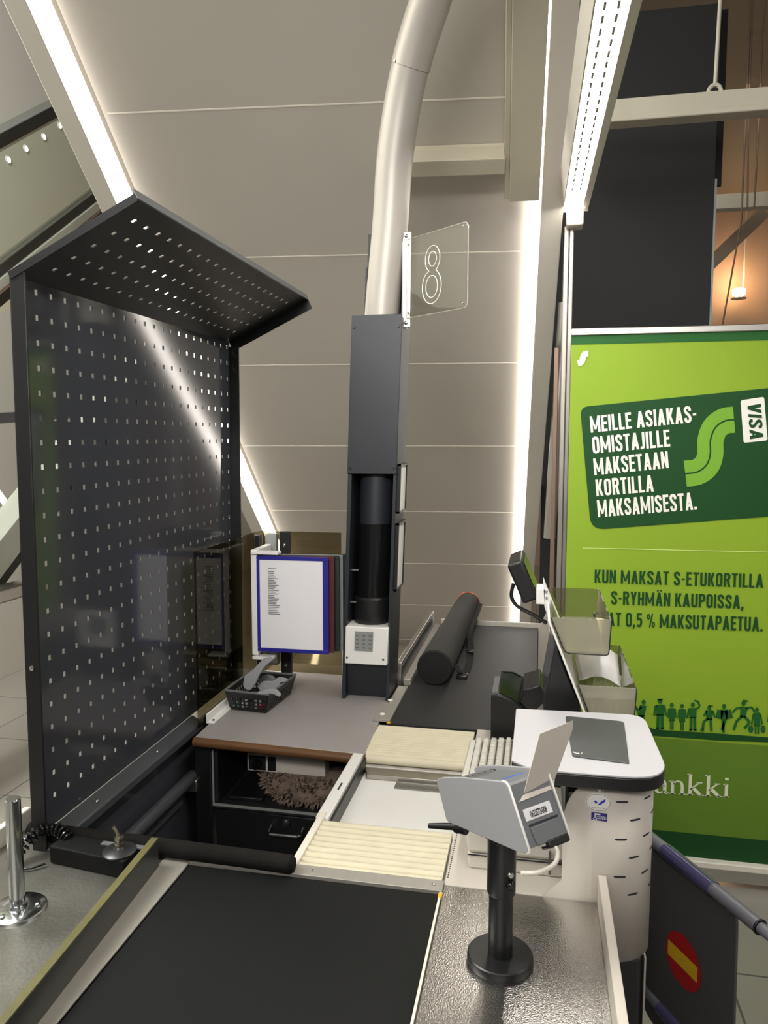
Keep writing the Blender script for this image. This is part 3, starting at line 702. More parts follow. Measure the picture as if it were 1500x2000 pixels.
MB().ext([dvp(0, 0, BZ+.055), dvp(LD, 0, BZ+.055), dvp(LD, .013, BZ+.055), dvp(0, .013, BZ+.055)], (0, 0, .0025)).build('worn_top_edge', M['yellowed'], d_)
MB().box((-1.02, .30, .836), (-.688, 1.33, BZ)).build('steel_deck', M['deckm'], t, bevel=.001)
MB().box((-1.035, .30, .82), (-1.02, 1.352, .888)).build('deck_lip', M['creamrail'], t, bevel=.003)

t = thing('packing_plate', 'galvanised steel counter plate with raised lip at the bottom right', 'counter', (-.02, .8, .84))
MB().box((-.153, .30, .836), (.112, 1.303, BZ)).build('plate', M['galv'], t, bevel=.001)
l_ = MB().box((.112, .30, .80), (.126, 1.303, .902)).build('raised_lip', M['offwhite'], t, bevel=.001)

# chrome post
t = thing('chrome_post', 'short chrome post with round screwed flange on the left steel deck', 'post', (-.856, 1.088, BZ))
MB().lathe([(.046, 0), (.046, .004), (.043, .006), (.016, .007), (.0135, .012)], (-.856, 1.088, BZ), n=40).build('flange', M['chrome'], t)
MB().lathe([(.0125, .006), (.0125, .196), (.011, .198)], (-.856, 1.088, BZ), n=32).build('post', M['chrome'], t)
for a in (20, 140, 260):
    MB().lathe([(.0055, 0), (.005, .003), (.002, .0045)], (-.856+.033*math.cos(R(a)), 1.088+.033*math.sin(R(a)), BZ+.006), n=12).build('screw', M['chrome'], t)

# foam bar
b = MB()
pth = [(-.985, 1.300, .868), (-.9, 1.298, .868), (-.7, 1.293, .868), (-.5, 1.287, .868), (-.435, 1.284, .868)]
b.tube([pth[0]]+[(p[0], p[1], p[2]) for p in pth]+[(-.428, 1.2838, .868)], [.012]+[.017]*5+[.012], n=16)
o = b.build('foam_bar', M['foam']); tag(o, 'long black foam padded bar lying across behind the near belt', 'bar')

# black box with dish and coiled lead
t = thing('control_pedestal', 'low black box with round dish and metal stud on left steel deck', 'box', (-.79, 1.23, BZ))
MB().ext([(-.893, 1.228, BZ), (-.726, 1.206, BZ), (-.722, 1.262, BZ), (-.889, 1.276, BZ)], (0, 0, .034)).build('body', M['mic'], t, bevel=.003)
MB().box((-.80, 1.25, .884), (-.70, 1.262, .886)).build('worn_strip', M['greyp'], t)
MB().lathe([(.030, 0), (.031, .003), (.026, .006), (.012, .009), (.010, .012)], (-.752, 1.236, .884), n=32).build('dish', M['toe'], t)
b = MB(); b.lathe([(.009, 0), (.009, .006), (.006, .007), (.006, .012), (.009, .013), (.009, .017), (.004, .018)], (-.752, 1.236, .895), n=16)
b.tube([(-.752, 1.236, .91), (-.757, 1.236, .924), (-.762, 1.234, .932)], .0035, n=8)
b.build('stud', M['brass'], t)
b = MB(); pts = []
P0 = catmull([(-.875, 1.262, .882), (-.905, 1.268, .895), (-.935, 1.255, .893), (-.95, 1.225, .875), (-.952, 1.20, .864)], 40)
for i, p in enumerate(P0):
    d = (P0[min(i+1, len(P0)-1)]-P0[max(i-1, 0)]).normalized(); a = d.orthogonal().normalized(); c = d.cross(a); th = i*2*math.pi/11
    pts.append(p+a*(.0105*math.cos(th))+c*(.0105*math.sin(th)))
b.tube(pts, .0028, n=6)
b.tube(catmull([pts[-1], (-.945, 1.19, .858), (-.915, 1.195, .855), (-.893, 1.215, .856)], 6), .0022, n=6)
o = b.build('coiled_cable', M['blackgl']); tag(o, 'black coiled cable looping beside the low black box', 'cable')

# ================================================================== SCANNER WELL
t = thing('scanner_well', 'white scanner well between the two cream ribbed roller covers', 'scanner', (-.3, 1.6, 0))
MB().box((-.447, 1.312, .60), (-.432, 1.52, .853)).build('side_rail', M['creamrail'], t, bevel=.002)
r_ = MB().box((-.452, 1.50, .60), (-.424, 1.838, BZ)).build('side_rail', M['white'], t, bevel=.002)
MB().box((-.439, 1.63, BZ), (-.435, 1.665, BZ+.0008)).build('slot', M['inkd'], r_)
MB().box((-.424, 1.315, .798), (-.155, 2.0, .806)).build('pan', M['white'], t, bevel=.001)
MB().box((-.424, 1.5, .806), (-.418, 1.84, .84)).build('pan_shadow_line', M['blackp'], t)  # black strip drawn as the shadow line along the pan's left side
def ribs(y0, y1, n, name, x0=-.43, x1=-.16):
    b = MB(); pr = []
    st = (y1-y0)/n
    for i in range(n):
        for k in range(7):
            a = math.pi*k/6; pr.append((y0+st*i+st*.5*(1-math.cos(a))*.92, BZ-.014+.0135*math.sin(a)**.6))
    pr = [(y0, .83)]+pr+[(y1, .83)]
    b.ext([(x0, y, z) for y, z in pr], (x1-x0, 0, 0)); return b.build(name, M['cream'], t, ang=60)
ribs(1.316, 1.497, 9, 'roller_cover', -.432)
ribs(1.850, 2.048, 13, 'roller_cover', -.428)
MB().cyl((-.428, 1.848, .833), (-.16, 1.848, .833), .011, n=20).build('roller_nose', M['cream'], t)
MB().box((-.42, 1.846, .812), (-.16, 1.856, .824)).build('shadow_gap', M['blackp'], t)
MB().cyl((-.42, 1.838, .817), (-.16, 1.838, .817), .007, n=16).build('steel_bar', M['satin'], t)
MB().ext([(-.412, 1.832, .806), (-.16, 1.832, .806), (-.16, 1.832, .814), (-.42, 1.832, .814)], (0, .02, 0)).build('front_bar', M['toe'], t, bevel=.001)
MB().ext([(-.406, 1.79, .8065), (-.16, 1.79, .8065), (-.16, 1.83, .8065), (-.42, 1.83, .8065)], (0, 0, .012)).build('scale_edge', M['steel'], t, bevel=.001)
MB().box((-.33, 1.752, .8065), (-.19, 1.782, .8095)).build('scale_plate', M['deckm'], t)

t = thing('service_deck', 'beige coated deck sheet right of the scanner under the keyboard', 'deck', (-.05, 1.6, .84))
MB().box((-.154, 1.306, .84), (.10, 2.06, BZ)).build('deck_sheet', M['offwhite'], t, bevel=.001)
b = MB()
for i in range(26): b.cyl((-.15, 1.33+.0072*i*1.0, BZ), (-.15, 1.33+.0072*i, BZ+.0008), .0014, n=6)
b.build('perforation', M['inkd'], t)

# ================================================================== FAR CONVEYOR
t = thing('takeaway_conveyor', 'far dark takeaway belt with steel sides behind the scanner', 'conveyor', (-.2, 2.6, 0))
MB().box((-.405, 2.058, .835), (.006, 3.25, BZ)).build('belt', M['belt2'], t, bevel=.002)
MB().box((-.418, 2.06, .3), (.02, 3.25, .834)).build('body', M['toe'], t, bevel=.003)
MB().box((-.405, 3.25, .835), (.02, 3.262, .868)).build('end_plate', M['satin'], t, bevel=.001)
MB().ext([(.008, 2.06, BZ-.004), (.011, 2.06, BZ-.004), (.050, 2.06, .93), (.046, 2.06, .93)], (0, 1.2, 0)).build('side_guard', M['satin'], t, bevel=.001)
g_ = MB().box((-.440, 2.385, BZ), (-.424, 3.16, .928)).build('side_guard', M['alu'], t, bevel=.002)
MB().box((-.4235, 2.38, .858), (-.421, 3.14, .918)).build('guard_facing', M['toe'], g_)
MB().box((-.422, 2.40, .846), (-.398, 3.16, .868)).build('inner_ledge', M['satin'], t, bevel=.002)
MB().ext([(-.448, 2.06, BZ+.0005), (-.400, 2.06, BZ+.0005), (-.400, 2.36, BZ+.0005), (-.431, 2.36, BZ+.0005), (-.431, 2.2, BZ+.0005), (-.448, 2.2, BZ+.0005)], (0, 0, .008)).build('corner_plate', M['satin'], t, bevel=.001)
for y in (2.10, 2.22): MB().lathe([(.008, 0), (.0075, .002), (.003, .004)], (-.430, y, BZ+.008), n=14).build('screw', M['creamrail'], t)
MB().box((-.408, 2.052, BZ), (-.398, 2.058, BZ+.004)).build('corner_mark', M['signyel'], t)

# banner bag
t = thing('roll_bag', 'long black tubular carry bag with orange trim lying on far belt', 'bag', (-.31, 2.9, BZ))
p0, p1 = V((-.322, 2.42, .907)), V((-.305, 3.43, .902)); ax = (p1-p0)
b = MB(); n = 40; prof = []
for i in range(15):
    s = i/14; prof.append((p0+ax*s, .0565-.004*s+.0012*math.sin(9*s)))
b.tube([p for p, r in prof], [r for p, r in prof], n=32, caps=False); b.build('bag_body', M['nylon'], t)
d = ax.normalized()
MB().lathe([(.0565, 0), (.057, .004), (.0545, .010), (.03, .013), (.0, .014)], p0, -d, n=32).build('end_cap', M['nylond'], t)
MB().lathe([(.0525, 0), (.053, .004), (.050, .010), (.03, .013), (.0, .014)], p1, d, n=32).build('end_cap', M['nylond'], t)
MB().lathe([(.0534, 0), (.0548, .003), (.0534, .007)], p1-d*.006, d, n=32).build('orange_trim', M['orange'], t)
MB().lathe([(.0568, 0), (.0578, .002), (.0568, .004)], p0, d, n=32).build('seam_piping', M['nylond'], t)
sx_ = V((1, 0, 0))
s_ = catmull([p0+ax*.12+V((.05, 0, -.02)), p0+ax*.10+V((.078, 0, -.05)), p0+ax*.22+V((.088, 0, -.052)), p0+ax*.42+V((.075, 0, -.048)), p0+ax*.5+V((.06, 0, -.01)), p0+ax*.66+V((.058, 0, .0)), p0+ax*.95+V((.058, 0, .012))], 8)
b = MB()
for a_, c_ in zip(s_, s_[1:]):
    b.add([a_+V((-.011, 0, .003)), a_+V((.011, 0, -.003)), c_+V((.011, 0, -.003)), c_+V((-.011, 0, .003)), a_+V((-.011, 0, .006)), a_+V((.011, 0, 0)), c_+V((.011, 0, 0)), c_+V((-.011, 0, .006))], [(0, 1, 2, 3), (4, 7, 6, 5), (0, 3, 7, 4), (1, 5, 6, 2)])
b.build('strap', M['nylond'], t)
MB().box(p0+ax*.09+V((.062, -.02, -.056)), p0+ax*.09+V((.098, .02, -.044))).build('buckle', M['blackgl'], t, bevel=.003)
MB().box(p0+ax*.36+V((.062, -.012, -.046)), p0+ax*.36+V((.092, .012, -.036))).build('buckle', M['blackgl'], t, bevel=.002)

# ================================================================== KEYBOARD
t = thing('keyboard', 'cream till keyboard lying on the beige deck left of the console', 'keyboard', (-.08, 1.75, BZ))
def kz(x): return .862+(x+.165)*.09
KB = [(-.166, 1.60), (.03, 1.60), (.03, 1.955), (-.166, 1.955)]
b = MB(); b.add([V((x, y, BZ)) for x, y in KB]+[V((x, y, kz(x))) for x, y in KB], [(0,3,2,1),(4,5,6,7),(0,1,5,4),(1,2,6,5),(2,3,7,6),(3,0,4,7)])
b.build('case', M['keym'], t, bevel=.004)
b = MB(); b.add([V((x, y, kz(x)+.0006)) for x, y in ((-.150, 1.61), (-.054, 1.61), (-.054, 1.946), (-.150, 1.946))], [(0, 1, 2, 3)]); b.build('key_bed', M['keyd'], t)
rows = [(-.149, .0185), (-.1300, .0185), (-.111, .0185), (-.092, .0185), (-.072, .0160)]
for ri, (x, wd) in enumerate(rows):
    y = 1.944; col = 0
    while y > 1.625:
        lw = .0185
        if (ri, col) in ((0, 1), (1, 2), (3, 1), (2, 0)): lw = .0375
        if ri == 4: lw = .0145
        x0, x1, y0, y1 = x+.0008, x+wd-.0012, y-lw+.0022, y-.0014
        zb = kz(x)+.001; zt = kz(x)+.011; i2 = .0025
        b = MB(); b.add([(x0, y0, zb), (x1, y0, zb), (x1, y1, zb), (x0, y1, zb), (x0+i2, y0+i2*1.2, zt), (x1-i2, y0+i2*1.2, zt), (x1-i2, y1-i2, zt), (x0+i2, y1-i2, zt)], [(0,3,2,1),(4,5,6,7),(0,1,5,4),(1,2,6,5),(2,3,7,6),(3,0,4,7)])
        b.build('key', M['keym'], t, bevel=.0008, smooth=False)
        y -= lw+.0005; col += 1

# receipt printer
t = thing('receipt_printer', 'low beige printer on the deck behind the card terminal stand', 'printer', (-.04, 1.45, BZ))
b = MB(); b.ext([(-.115, 1.368, BZ), (.072, 1.368, BZ), (.072, 1.368, .878), (-.119, 1.368, .878)], (0, .17, 0)); b.build('base', M['beige'], t, bevel=.004)
b = MB(); b.ext([(-.119, 1.368, .879), (.075, 1.368, .879), (.078, 1.372, .935), (-.128, 1.385, .945)], (0, .165, .01)); b.build('cover', M['beige'], t, bevel=.008, seg=3)
MB().box((.03, 1.365, .856), (.034, 1.3685, .90)).build('seam_line', M['keyd'], t)
MB().box((-.118, 1.3665, .8765), (.074, 1.3685, .8785)).build('shadow_seam', M['inkd'], t)

# ================================================================== CONSOLE
t = thing('till_console', 'rounded white till cabinet with slotted side and black edged top', 'cabinet', (.08, 1.42, 0))
ZT = 1.093
tp = round_poly([(-.038, 1.305), (-.038, 1.565), (.215, 1.578), (.222, 1.278), (-.0, 1.275)], [.004, .006, .04, .075, .01], 8)
MB().ext([(x, y, ZT-.004) for x, y in tp], (0, 0, .004)).build('table_top', M['tabletop'], t, bevel=.001)
MB().ext([(x, y, ZT-.027) for x, y in tp], (0, 0, .0228)).build('black_edge', M['blackp'], t, bevel=.002)
# cabinet skin: flat front, rounded right corner, straight side, drawn as one sheet with cut-out slots
def skin(s):
    x1 = .135
    if s < x1: return V((s, 1.306, 0)), V((0, -1, 0))
    r_ = .072; a = (s-x1)/r_
    if a < math.pi/2: return V((x1+r_*math.sin(a), 1.306+r_*(1-math.cos(a)), 0)), V((math.sin(a), -math.cos(a), 0))
    e = s-x1-r_*math.pi/2
    return V((x1+r_, 1.306+r_+e, 0)), V((1, 0, 0))
send = .135+.072*math.pi/2+.16
cols = [.100+.002*i for i in range(0, 18)]+[.135+.006*i for i in range(1, 20)]+[send-.15+.03*k for k in range(0, 6)]
cols = sorted(set(round(c, 4) for c in cols if c <= send))
b = MB(); zt, zb = 1.063, .745
outer = [skin(s)[0] for s in cols]
b.v += [p+V((0, 0, zb)) for p in outer]+[p+V((0, 0, zt)) for p in outer]; k = len(cols)
for i in range(k-1): b.f.append([i, i+1, k+i+1, k+i]); b.mi.append(0)
leftcut = [(.100, zb), (.019, .851), (.051, .883), (.051, .975)]
for a in range(0, 91, 15): leftcut.append((.100-.049*math.cos(R(a)), .985+.078*math.sin(R(a))))
b.poly([V((x, 1.306, z)) for x, z in leftcut])
c_ = b.build('cabinet_skin', M['offwhite'], t, ang=50, weld=True)
md = c_.modifiers.new('thickness', 'SOLIDIFY'); md.thickness = .003; md.offset = 0
def slot(mb, s0, z, w_=.021, h=.0036):
    n = 8; top, bot = [], []
    for i in range(n+1):
        u = -w_/2+w_*i/n; e = abs(u)-(w_/2-h/2); hh = h/2*math.sqrt(max(0.03, 1-(e/(h/2))**2)) if e > 0 else h/2
        p, nn = skin(s0+u); p = p+nn*.0019
        top.append(p+V((0, 0, z+hh))); bot.append(p+V((0, 0, z-hh)))
    for i in range(n): mb.add([bot[i], bot[i+1], top[i+1], top[i]], [(0, 1, 2, 3)])
b = MB()
for i in range(6):
    z = 1.0345-.0335*i; o_ = .0245 if i % 2 else 0
    for s in (.148+o_, .200+o_, .252+o_): slot(b, s, z)
b.build('vent_slots', M['inkd'], t, smooth=False)
MB().box((.055, 1.33, BZ+.001), (.06, 1.55, 1.06)).build('inner_panel', M['blackp'], t)
MB().box((.06, 1.40, 1.0), (.195, 1.55, 1.06)).build('inner_block', M['blackp'], t)
b = MB(); b.box((.13, 1.325, 0), (.195, 1.56, .746)); b.build('base', M['toe'], t, bevel=.01)
MB().box((.196, 1.325, 0), (.199, 1.56, .746)).build('base_edge', M['offwhite'], t)
# lock and stickers on the cabinet
MB().lathe([(.0065, 0), (.006, .002), (.0038, .003), (.0036, .001)], (.112, 1.304, 1.057), (0, -1, 0), n=20).build('lock', M['chrome'], t)
YF = 1.3035
s_ = MB(); s_.disc((.109, YF, 1.031), (0, -1, 0), .0215, n=40, ry=.0165, up=(0, 0, 1)); s_ = s_.build('oval_sticker', M['white'], t, smooth=False)
b = MB(); b.tube([(.109+.0195*math.cos(R(9*k)), YF-.0004, 1.031+.0148*math.sin(R(9*k))) for k in range(41)], .0004, n=5); b.build('sticker_ring', mat('sticker_ring_olive', (120, 110, 80), .5), s_)
b = MB(); b.poly([(.101, YF-.0006, 1.0335), (.1045, YF-.0006, 1.0345), (.108, YF-.0006, 1.031), (.105, YF-.0006, 1.028)]); b.poly([(.1075, YF-.0006, 1.0265), (.112, YF-.0006, 1.0268), (.1205, YF-.0006, 1.0335), (.121, YF-.0006, 1.0385), (.114, YF-.0006, 1.034)])
b.build('tick_emblem', M['logoblue'], s_, smooth=False)
b = MB(); b.tube(catmull([(.098+.0028*i, YF-.0006, 1.0215+.0008*((-1)**i)) for i in range(9)], 3), .00025, n=4); b.build('script_line', M['inkd'], s_)
f_ = MB(); f_.poly([(.098, YF, .9995), (.1245, YF, .998), (.1245, YF, 1.0125), (.098, YF, 1.013)]); f_ = f_.build('square_sticker', M['stickerblue'], t, smooth=False)
b = MB(); yf = YF-.0006
b.poly([(.1035, yf, 1.003), (.105, yf, 1.003), (.105, yf, 1.012), (.1035, yf, 1.012)]); b.poly([(.105, yf, 1.0088), (.113, yf, 1.0088), (.113, yf, 1.0115), (.105, yf, 1.0115)])
b.tube([(.1042+.003*math.cos(R(20*k)), yf, 1.0018+.0017*math.sin(R(20*k))) for k in range(19)], .0005, n=4)
letters(b, 'AVAIN-', (.107, yf, 1.0055), (.123, yf, 1.0050), (0, 0, .0022), .02); letters(b, 'MERKKI', (.107, yf, 1.0022), (.123, yf, 1.0017), (0, 0, .0022), .02)
b.build('key_flag_print', M['white'], f_, smooth=False)
# desk mat on the top
pd = round_poly([(.066, 1.338), (.060, 1.535), (.172, 1.527), (.160, 1.326)], [.006, .008, .012, .004])
p_ = MB().ext([(x, y, ZT+.0002) for x, y in pd], (0, 0, .0025)).build('counter_mat', M['darkmat'], bevel=.0008)
tag(p_, 'dark grey rectangular counter mat lying on white till console top', 'mat')
b = MB(); zm = ZT+.0032
b.poly([(.067, 1.352, zm), (.074, 1.346, zm), (.079, 1.349, zm), (.078, 1.352, zm), (.074, 1.350, zm), (.068, 1.356, zm)])
b.poly([(.081, 1.348, zm), (.082, 1.346, zm), (.084, 1.354, zm), (.083, 1.3545, zm)])
b.build('tick_print', M['white'], p_, smooth=False)

# ================================================================== CARD TERMINAL AND STAND
PC = V((-.045, 1.122, BZ))
t = thing('terminal_stand', 'black pole stand with round base on galvanised counter plate', 'stand', PC)
MB().lathe([(.050, 0), (.051, .006), (.050, .012), (.048, .0135)], PC, n=48).build('base', M['blackp'], t)
MB().lathe([(.0185, .0135), (.0185, .12)], PC, n=32).build('pole', M['blackp'], t)
c_ = MB().lathe([(.0212, .112), (.0218, .114), (.0218, .205), (.020, .207)], PC, n=32).build('collar', M['blackp'], t)
MB().lathe([(.007, 0), (.007, .006), (.005, .008)], PC+V((.013, -.0165, .135)), (.6, -.8, 0), n=14).build('clamp_screw', M['blackgl'], c_)
MB().lathe([(.005, 0), (.004, .003)], PC+V((.014, -.0165, .150)), (.6, -.8, 0), n=14).build('clamp_screw', M['chrome'], c_)
hp0 = V((-.112, 1.165, 1.036)); hp1 = V((-.165, 1.185, 1.022))
b = MB(); b.tube([hp0, hp0*.5+hp1*.5, hp1], [.006, .0055, .0042], n=12); b.lathe([(.009, 0), (.009, .02), (.005, .022)], hp0+V((.01, -.006, .0)), (-.8, .4, -.1), n=16)
b.build('clamp_lever', M['blackp'], t)
hz_ = Matrix.Rotation(R(-45), 3, 'Z') @ Matrix.Rotation(R(10), 3, 'X')
b = MB(); b.box((-.075, 1.10, 1.052), (-.015, 1.15, 1.060), rot=Matrix.Rotation(R(45), 3, 'Z')); b.build('head_plate', M['blackp'], t, bevel=.002)
b = MB(); b.tube(catmull([(-.035, 1.118, 1.045), (-.012, 1.128, 1.045), (.012, 1.128, 1.062)], 5), .007, n=8); b.build('cradle_arm', M['blackp'], t)
# terminal geometry: long axis e1 (dips to the far left), width axis e2, e3 up
TA = V((-.042, 1.10, 1.1453)); e2 = V((.7071, .7071, 0)); TW = .085
t = thing('card_terminal', 'grey card payment terminal with raised pale flap on black pole stand', 'card terminal', (-.045, 1.15, 1.05))
prof = [(-.1579, 1.2159, 1.0855), (-.1549, 1.2129, 1.0897), (-.1444, 1.2024, 1.0980), (-.1129, 1.1709, 1.115), (-.0459, 1.1039, 1.1448), (-.0405, 1.0985, 1.1454), (-.0365, 1.0945, 1.1421), (-.0052, 1.0632, 1.0653), (-.0052, 1.0632, 1.061), (-.008, 1.066, 1.0581), (-.0213, 1.0793, 1.0516), (-.1304, 1.1884, 1.0279), (-.1351, 1.1931, 1.0267), (-.139, 1.197, 1.0296)]
prof = [CAM_POS+(V(p)-CAM_POS)*.965 for p in prof]; TW = .082
MB().ext(prof, e2*.004).build('side_shield', M['silver'], t, bevel=.0015, seg=3)
MB().ext([p+e2*(TW-.004) for p in prof], e2*.004).build('side_shield', M['silver'], t, bevel=.0015, seg=3)
# white rims of the shields facing the end
def rim(k):
    b = MB(); b.tube([prof[i]+e2*k for i in range(4, 10)], .0018, n=8); return b
rim(.002).build('shield_rim', M['white'], t); rim(TW-.002).build('shield_rim', M['white'], t)
cen = sum(prof, V((0, 0, 0)))/len(prof)
inn = [cen+(p-cen)*.90+V((0, 0, -.002)) for p in prof]
b = MB().ext([p+e2*.006 for p in inn], e2*(TW-.012)); body = b.build('body', M['greyp'], t, bevel=.003)
# end face frame: origin at the near top edge of the body end, x along e2, y down the end
E0 = V(prof[6])*.92+cen*.08; E1 = V(prof[7])*.94+cen*.06
ey = (E1-E0).normalized(); en = e2.cross(ey).normalized()
if en.dot(CAM_POS-E0) < 0: en = -en
def ef(u, v, k=.003): return E0+e2*u+ey*v+en*k
MB().ext([ef(.004, -.002, .0), ef(TW-.004, -.002, .0), ef(TW-.004, .084, .0), ef(.004, .084, .0)], en*.003).build('end_cover', M['greyp'], t, bevel=.001)
l_ = MB().ext([ef(.014, .034), ef(.066, .034), ef(.066, .050), ef(.014, .050)], en*.0006).build('serial_label', M['paper'], t, smooth=False)
b = MB(); letters(b, '0623572-008', ef(.024, .0475, .0042), ef(.056, .0475, .0042), -ey*.009, .03); b.build('serial_number', M['inkd'], l_, smooth=False)
MB().ext([ef(.016, .055), ef(.072, .055), ef(.072, .058), ef(.016, .058)], en*.0008).build('card_slot', M['inkd'], t, smooth=False)
MB().ext([ef(.016, .059), ef(.073, .059), ef(.073, .084), ef(.018, .084)], en*.0022).build('printer_door', M['greyp'], t, bevel=.001)
MB().ext([ef(.036, .082, -.012), ef(TW-.006, .082, -.012), ef(TW-.006, .093, -.012), ef(.036, .093, -.012)], en*.02).build('cradle_block', M['blackp'], t, bevel=.002)
# top face details
T0 = V(prof[5]); T1 = V(prof[3]); tx = (T1-T0).normalized(); tn = tx.cross(e2).normalized()
if tn.z < 0: tn = -tn
def tf(u, v, k=0): return T0+tx*u+e2*v+tn*(k-.011)
MB().ext([tf(.055, .012), tf(.09, .012), tf(.09, TW-.012), tf(.055, TW-.012)], tn*.004).build('display_window', M['pad'], t, bevel=.001)
MB().ext([tf(.036, .03), tf(.044, .03), tf(.044, TW-.012), tf(.036, TW-.012)], tn*.006).build('blue_key_strip', M['blueg'], t, bevel=.001)
MB().ext([tf(.098, .014), tf(.102, .014), tf(.102, TW-.02), tf(.098, TW-.02)], tn*.008).build('tear_bar', M['alu'], t)
for i in range(5):
    MB().ext([tf(.106, .016+i*.012), tf(.113, .016+i*.012), tf(.113, .024+i*.012), tf(.106, .024+i*.012)], tn*.0065).build('key', M['inkd'], t, bevel=.001)
MB().ext([tf(-.001, .004, .001), tf(.012, .004, .001), tf(.012, .007, .001), tf(-.001, .007, .001)], tn*.004).build('blue_edge', M['frameblue'], t)
# pale flap: two leaves joined by a crease, standing on the end cover
fo = ef(.006, .020, .004); fnrm = (en*.8+V((0, 0, .25))).normalized()
def fl(px, py): return meet(px, py, fo, fnrm)
hn = V((en.x, en.y, 0)).normalized()
lower = [fl(1014, 1567), fl(1082, 1540), fl(1084, 1521), fl(1023, 1551)]
cr0, cr1 = lower[3], lower[2]; mid = (cr0+cr1)/2
fn2 = (hn*.9+V((0, 0, .12))).normalized()
def fu(px, py): return meet(px, py, mid, (cr1-cr0).cross((V((.02, -.01, 1)))).normalized())
upper = [cr0, cr1, fu(1120, 1421), fu(1119, 1407), fu(1055, 1433), fu(1053, 1440)]
MB().ext(lower, -en*.0016).build('flap_foot', M['offwhite'], t, bevel=.0004)
MB().ext(upper, -en*.0016).build('privacy_flap', M['offwhite'], t, bevel=.0004)
b = MB(); b.tube(catmull([ef(.030, .084, -.008), ef(.043, .088, .002), ef(.047, .100, .006), ef(.038, .113, .002), ef(.018, .117, -.012), ef(.002, .112, -.03)], 8), .0034, n=10)
b.build('cable', M['beige'], t)

# ================================================================== BARCODE SCANNER, MONITOR, DISPLAY, TRAYS
t = thing('barcode_scanner', 'black upright barcode scanner with slanted glass beside the keyboard', 'scanner', (-.05, 2.0, BZ))
pf = [(-.114, BZ), (-.114, .975), (-.094, .977), (-.060, .965), (-.028, .940), (-.012, .915), (-.012, BZ)]
MB().ext([(x, 1.985, z) for x, z in pf], (0, .13, 0)).build('body', M['blackp'], t, bevel=.003)
b = MB(); b.ext([(-.112, 1.987, .975), (-.096, 1.987, .977), (-.096, 2.113, .980), (-.112, 2.113, .978)], (0, .0, .008)); b.build('button_strip', M['greyp'], t, bevel=.001)
MB().ext([(-.094, 1.990, .979), (-.060, 1.990, .967), (-.030, 1.990, .943), (-.030, 2.11, .985), (-.060, 2.11, 1.0), (-.094, 2.11, 1.0)], (0, 0, .003)).build('glass_plate', M['glass_lens'], t)
MB().ext([(-.040, 2.0, .955), (-.008, 2.0, .925), (.03, 2.0, .965), (.012, 2.0, 1.005), (-.030, 2.0, .990)], (0, .11, .012)).build('head', M['blackp'], t, bevel=.003)

t = thing('slanted_backboard', 'slanted white backboard rising from the till console', 'board', (.08, 1.78, BZ))
def bx_(z): return .023+(1.268-z)*.40
b = MB(); b.ext([(bx_(1.268), 1.615, 1.268), (bx_(.86), 1.615, .86), (bx_(.86)+.005, 1.615, .86), (bx_(1.268)+.005, 1.615, 1.268)], (0, .34, 0)); b.build('board', M['white'], t, bevel=.001)
b = MB(); b.ext([aty(1060, 1128, 1.80), aty(1067, 1146, 1.80), aty(1092, 1207, 1.80), aty(1070, 1207, 1.80), aty(1063, 1185, 1.80)], (.002, .006, 0)); br_ = b.build('bracket', M['white'], t, bevel=.001)
for p in ((1067, 1156), (1068, 1168)): MB().lathe([(.004, 0), (.003, .003)], aty(*p, 1.80)+V((0, 0, 0)), (0, -1, 0), n=10).build('screw', M['chrome'], br_)

t = thing('customer_display', 'black customer price display tilted on white bracket above the console', 'display', (-.03, 1.9, 1.26))
qd = [aty(990, 1105, 1.80), aty(1019, 1092, 1.80), aty(1051, 1170, 1.80), aty(1022, 1181, 1.80)]
MB().ext(qd, (0, .175, 0)).build('housing', M['blackp'], t, bevel=.006, seg=3)
dnrm = V((qd[2]-qd[1]).cross(V((0, 1, 0)))).normalized()
if dnrm.x < 0: dnrm = -dnrm
e_ = (qd[2]-qd[1])
MB().ext([qd[1]+e_*.1+V((0, .012, 0))+dnrm*.0005, qd[1]+e_*.9+V((0, .012, 0))+dnrm*.0005, qd[1]+e_*.9+V((0, .163, 0))+dnrm*.0005, qd[1]+e_*.1+V((0, .163, 0))+dnrm*.0005], dnrm*.001).build('screen', M['blackgl'], t, smooth=False)
b = MB(); b.box(aty(1047, 1170, 1.86)+V((0, 0, 0)), aty(1066, 1150, 1.80)+V((0, .0, 0))); b.build('mount_arm', M['white'], t, bevel=.002)
b = MB(); b.tube(catmull([aty(1003, 1140, 1.84), aty(999, 1165, 1.84), aty(1012, 1185, 1.84), aty(1040, 1200, 1.84), aty(1068, 1217, 1.84)], 8), .0045, n=10); b.build('cable', M['blackp'], t)

t = thing('touch_monitor', 'black touch monitor seen edge-on behind the console top', 'monitor', (.05, 1.8, BZ))
qm = [aty(1085, 1264, 1.66), aty(1093, 1275, 1.66), aty(1093, 1392, 1.66), aty(1060, 1392, 1.66)]
q0 = aty(1084, 1262, 1.64); q1 = aty(1060, 1394, 1.64)
n_ = V((q0-q1).cross(V((0, 1, 0)))).normalized()
if n_.x < 0: n_ = -n_
b = MB(); b.ext([q0, q1, aty(1136, 1394, 1.64), aty(1117, 1345, 1.64), aty(1094, 1285, 1.64), aty(1088, 1264, 1.64)], (0, .29, 0)); b.build('screen_case', M['blackp'], t, bevel=.002)
MB().ext([q0*.96+q1*.04+V((0, .01, 0))-n_*.0012, q0*.05+q1*.95+V((0, .01, 0))-n_*.0012, q0*.05+q1*.95+V((0, .28, 0))-n_*.0012, q0*.96+q1*.04+V((0, .28, 0))-n_*.0012], n_*.001).build('screen', M['pad'], t, smooth=False)
